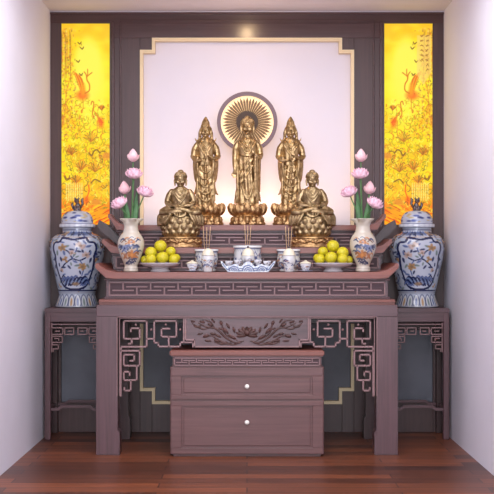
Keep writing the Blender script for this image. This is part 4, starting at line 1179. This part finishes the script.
SY2 = 8.025; s2 = S(SY2)
def seated_figure():
    bm = bmesh.new()
    R_ = Robe([(32,0,-1,14,9),(36,0,-.6,12.6,9),(40,0,0,9.8,8),(46,0,0,9.0,7.2),(51,0,0,10,7.0),(54.5,0,0,10.8,6.2),(57.5,0,-.2,9.2,5.2),(59.8,0,-.4,5.6,4.0),(61.5,0,-.4,3.2,3.2)])
    R_.mesh(bm, fold=lambda th,h: .22*math.sin(10*th+h*.2))
    for k,(h0,h1,w) in enumerate(((59,52,.5),(58.5,48.5,.75),(57,45.5,.95))):
        R_.strip(bm, [(-w,h0),(-w*.55,(h0+h1)/2),(0,h1),(w*.55,(h0+h1)/2),(w,h0)], .6, .25)
    R_.strip(bm, [(.75,59),(.55,52),(.2,46),(-.2,42)], .9, .4)
    for e in (-1,1):
        limb(bm, [(e*8.8,56.2,0),(e*11.4,52,0),(e*12.8,45.5,.2),(e*10.4,42,4.4),(e*4.8,41.4,8.0)], [2.8,3.2,3.4,2.8,1.7])
        for k in range(3):
            limb(bm, [(e*(12.8-k*1.6),47-k,1.5+k*1.5),(e*(13.0-k*1.8),41.5-k*.6,3.4+k*1.4)], [.9,1.3], 8)
        limb(bm, [(e*6,36.5,1),(e*13,37.4,4.0),(e*17.8,35.6,4.8)], [4.0,4.3,3.6], 12)
        limb(bm, [(e*17.8,35.2,5.4),(e*12,34.6,8.6),(e*4,35.4+(1.8 if e>0 else 0),10.6),(-e*4,36.4+(2.2 if e>0 else 0),10.4)], [3.5,3.1,2.8,2.0], 12)
        for k in range(4):
            limb(bm, [(e*(17.6-k*2.8),39.2-k*.2,6.2+k*.8),(e*(14.2-k*2.9),36.8,9.2+k*.5),(e*(11.2-k*2.4),33.6,10.4+k*.3)], [.5,.8,.5], 6)
        for k in range(5):                                      # robe spilling over the lotus seat
            limb(bm, [(e*(9+k*2.7),33.8,10.4-k*1.6),(e*(11.4+k*2.6),30,11.6-k*2.2),(e*(14.4+k*1.9),24.5-k*.5,11.0-k*2.2),(e*(15.6+k*1.5),20.5+k*.4,9.8-k*1.9)], [1.5,1.7,1.5,.6], 8)
    for k in range(3):
        limb(bm, [(-6+k*3,34,12.2),(-3+k*1.5,31.0-k*.4,13.4),(2+k*1.4,31.6,13.2),(5.5,34,12.0)], [.7,.8,.8,.6], 6)
    hand(bm, T(4.4,41,8.4), T(1.8,40.4,9.6), (-1,0,-.05), (0,1,.1), .9)
    hand(bm, T(-4.4,41,8.6), T(-2.0,39.0,9.8), (1,0,0), (0,1,.1), .9)
    ball(bm, T(-.5,38.4,9.2), (4.2,2.2,1.8), 12)
    head(bm, (0,67.8,.8), 1.02, 'buddha')
    return px_scale(remeshed(bm, .34, 1), s2)
def seat_base():
    bm = bmesh.new()
    fl = .70
    rings = [(15.5,9.5),(16.4,11.5),(17.4,13),(18.8,17),(19.6,23),(19.4,27.5),(18.0,30.6),(16,32)]
    b2 = lathe_bm(rings, 48, 1, fl); me = bpy.data.meshes.new('t'); b2.to_mesh(me); b2.free(); bm.from_mesh(me)
    for row,(n,r,h,w,hh) in enumerate(((16,17.3,15.4,2.9,3.0),(16,18.6,20.6,3.0,3.2),(16,18.8,26.0,3.0,3.2))):
        for k in range(n):
            a = 2*PI*(k+.5*(row%2))/n
            ball(bm, (r*math.sin(a), -r*fl*math.cos(a), h), (w if abs(math.cos(a))>.5 else 2.0, w*.55, hh), 12)
            ball(bm, (r*1.07*math.sin(a), -r*fl*1.09*math.cos(a), h), (.9,.8,1.0), 8)
    return px_scale(remeshed(bm,.36,1), s2)
def seat_plinth():
    bm = bmesh.new(); fl=.76
    b2 = lathe_bm([(21.6,0),(21.8,.6),(21.6,2.2),(20.4,3),(20.4,8.6),(21.4,9.2),(21.4,10.2),(15.6,10.8)], 64, 1, fl)
    me = bpy.data.meshes.new('t'); b2.to_mesh(me); b2.free(); bm.from_mesh(me)
    n = 44
    for k in range(n):
        a = 2*PI*k/n; r = 20.6
        z = 5.8+1.0*math.sin(k*PI*.5)
        ball(bm, (r*math.sin(a), -r*fl*math.cos(a), z), (1.5,1.2,1.2), 8)
        ball(bm, (r*math.sin(a+.07), -r*fl*math.cos(a+.07), 7.8-1.2*math.sin(k*PI*.5)), (.9,.9,.7), 8)
    return px_scale(remeshed(bm,.42,1), s2)
fm, sb, spl = seated_figure(), seat_base(), seat_plinth()
t = thing('seated_buddha_statue', 'bronze statue seated cross-legged on a round lotus seat, behind the left fruit dish', 'statue', (X(180.6,SY2),SY2,T2), 'seated bronze statues')
pb = obj('lotus_seat', sb, M['bronze'], t); obj('plinth', spl, M['gilt_ped'], pb); obj('figure', fm, M['bronze'], t)
dup(t, (X(312.2,SY2),SY2,T2), 'bronze statue seated cross-legged on a round lotus seat, behind the right fruit dish', mirror=True)

# ------------------------------------------------------------------ halo on the wall behind the centre statue
HYY = 8.50; hs = S(HYY)
hz = Z(122,HYY); hx = X(247.2,HYY)
halo = thing('round_halo', 'round wooden halo ring with lit centre and dark rays, behind the central statue', 'halo', (hx,HYY,hz-30*hs))
def annulus(r0,r1,y0,y1,n=96):
    bm = bmesh.new(); R=[]
    for (r,y) in ((r0,y0),(r1,y0),(r1,y1),(r0,y1)):
        R.append([bm.verts.new((hx+r*math.cos(2*PI*k/n), y, hz+r*math.sin(2*PI*k/n))) for k in range(n)])
    for i in range(4):
        for k in range(n): bm.faces.new((R[i][k],R[i][(k+1)%n],R[(i+1)%4][(k+1)%n],R[(i+1)%4][k]))
    bmesh.ops.recalc_face_normals(bm, faces=bm.faces)
    return bm
part('ring', annulus(26.4*hs,30.2*hs,HYY-.012,HYY+.03), M['halo_ring'], halo, smooth=40)
b = bmesh.new(); bmesh.ops.create_cone(b, cap_ends=True, segments=96, radius1=26.5*hs, radius2=26.5*hs, depth=.012, matrix=Matrix.Translation((hx,HYY+.02,hz))@Matrix.Rotation(PI/2,4,'X'))
part('light_disc', b, M['halo_glow'], halo)
b = bmesh.new(); bmesh.ops.create_cone(b, cap_ends=True, segments=48, radius1=11*hs, radius2=11*hs, depth=.012, matrix=Matrix.Translation((hx,HYY+.006,hz))@Matrix.Rotation(PI/2,4,'X'))
part('hub', b, M['halo_hub'], halo)
for k in range(44):
    a = 2*PI*k/44
    b = bmesh.new(); L = 25.2 if k%2 else 24.2
    m = Matrix.Translation((hx,HYY+.006,hz))@Matrix.Rotation(a,4,'Y')
    p = [(9,-.6),(9,.6),(L-4,1.15),(L,0),(L-4,-1.15)]
    prism(b, [(q[0]*hs,q[1]*hs) for q in p], -.005, .005)
    b.transform(m); part('ray', b, M['halo_dark'], halo)
b = bmesh.new(); bmesh.ops.create_cone(b, cap_ends=True, segments=16, radius1=.02, radius2=.02, depth=.11, matrix=Matrix.Translation((hx,HYY+.078,hz))@Matrix.Rotation(PI/2,4,'X'))
part('wall_mount', b, M['halo_dark'], halo)

# ------------------------------------------------------------------ lights
def area(name, loc, rot, sx, sy, e, col):
    l = bpy.data.lights.new(name,'AREA'); l.shape='RECTANGLE'; l.size=sx; l.size_y=sy; l.energy=e; l.color=col
    o = bpy.data.objects.new(name,l); C.objects.link(o); o.location=loc; o.rotation_euler=rot
    return o
# unseen fill lamps added under the ceiling, in front of the altar
area('ceiling_fill', (0,2.8,CZ-.02), (0,0,0), 2.2, 3.2, 112, (.93,.955,1))
area('ceiling_fill', (0,6.3,CZ-.02), (0,0,0), 2.2, 1.8, 48, (.94,.96,1))
# added frontal fill lamp behind the camera, at the open end of the room
area('front_fill', (0,-1.4,1.6), (PI/2,0,0), 2.7, 2.6, 165, (.90,.945,1))
# warm downlight over the altar
DL = (0,7.96)
dl = thing('ceiling_downlight', 'small round warm downlight in the ceiling, mirrored in the top rail', 'lamp', (DL[0],DL[1],CZ-.012))
b = lathe_bm([(.036,.012),(.055,.012),(.055,.004),(.050,0),(.038,.002)], 32, cap=False); obj('housing', b, M['downlight'], dl, smooth=40)
b = bmesh.new(); cyl(b, (0,0,.006), .037, .004, 32); obj('lens', b, M['led_strong'], dl)
l = bpy.data.lights.new('downlight','POINT'); l.energy=3.2; l.color=(1,.72,.42); l.shadow_soft_size=.035
o = bpy.data.objects.new('downlight',l); C.objects.link(o); o.location=(0,7.96,CZ-.05)
# warm lamp strip tucked behind the top tier washes the wall behind the statues
area('wall_wash', (0,8.46,T3+.02), (math.radians(172),0,0), 1.1, .06, 5.0, (1,.68,.42))
w = bpy.data.worlds.new('world'); bpy.context.scene.world = w; w.use_nodes = True
bg = w.node_tree.nodes['Background']; bg.inputs['Color'].default_value = (.84,.87,1,1); bg.inputs['Strength'].default_value = .8

# ------------------------------------------------------------------ camera
cam = bpy.data.cameras.new('camera'); co = bpy.data.objects.new('camera', cam); C.objects.link(co)
co.location = (0,0,H); co.rotation_euler = (PI/2,0,0)
cam.sensor_width = 36; cam.lens = 36*F/494; cam.shift_y = (HY-247)/494; cam.clip_end = 50
sc = bpy.context.scene; sc.camera = co
sc.view_settings.view_transform = 'Standard'; sc.view_settings.look = 'None'; sc.view_settings.gamma = 1
sc.view_settings.exposure = 0.06
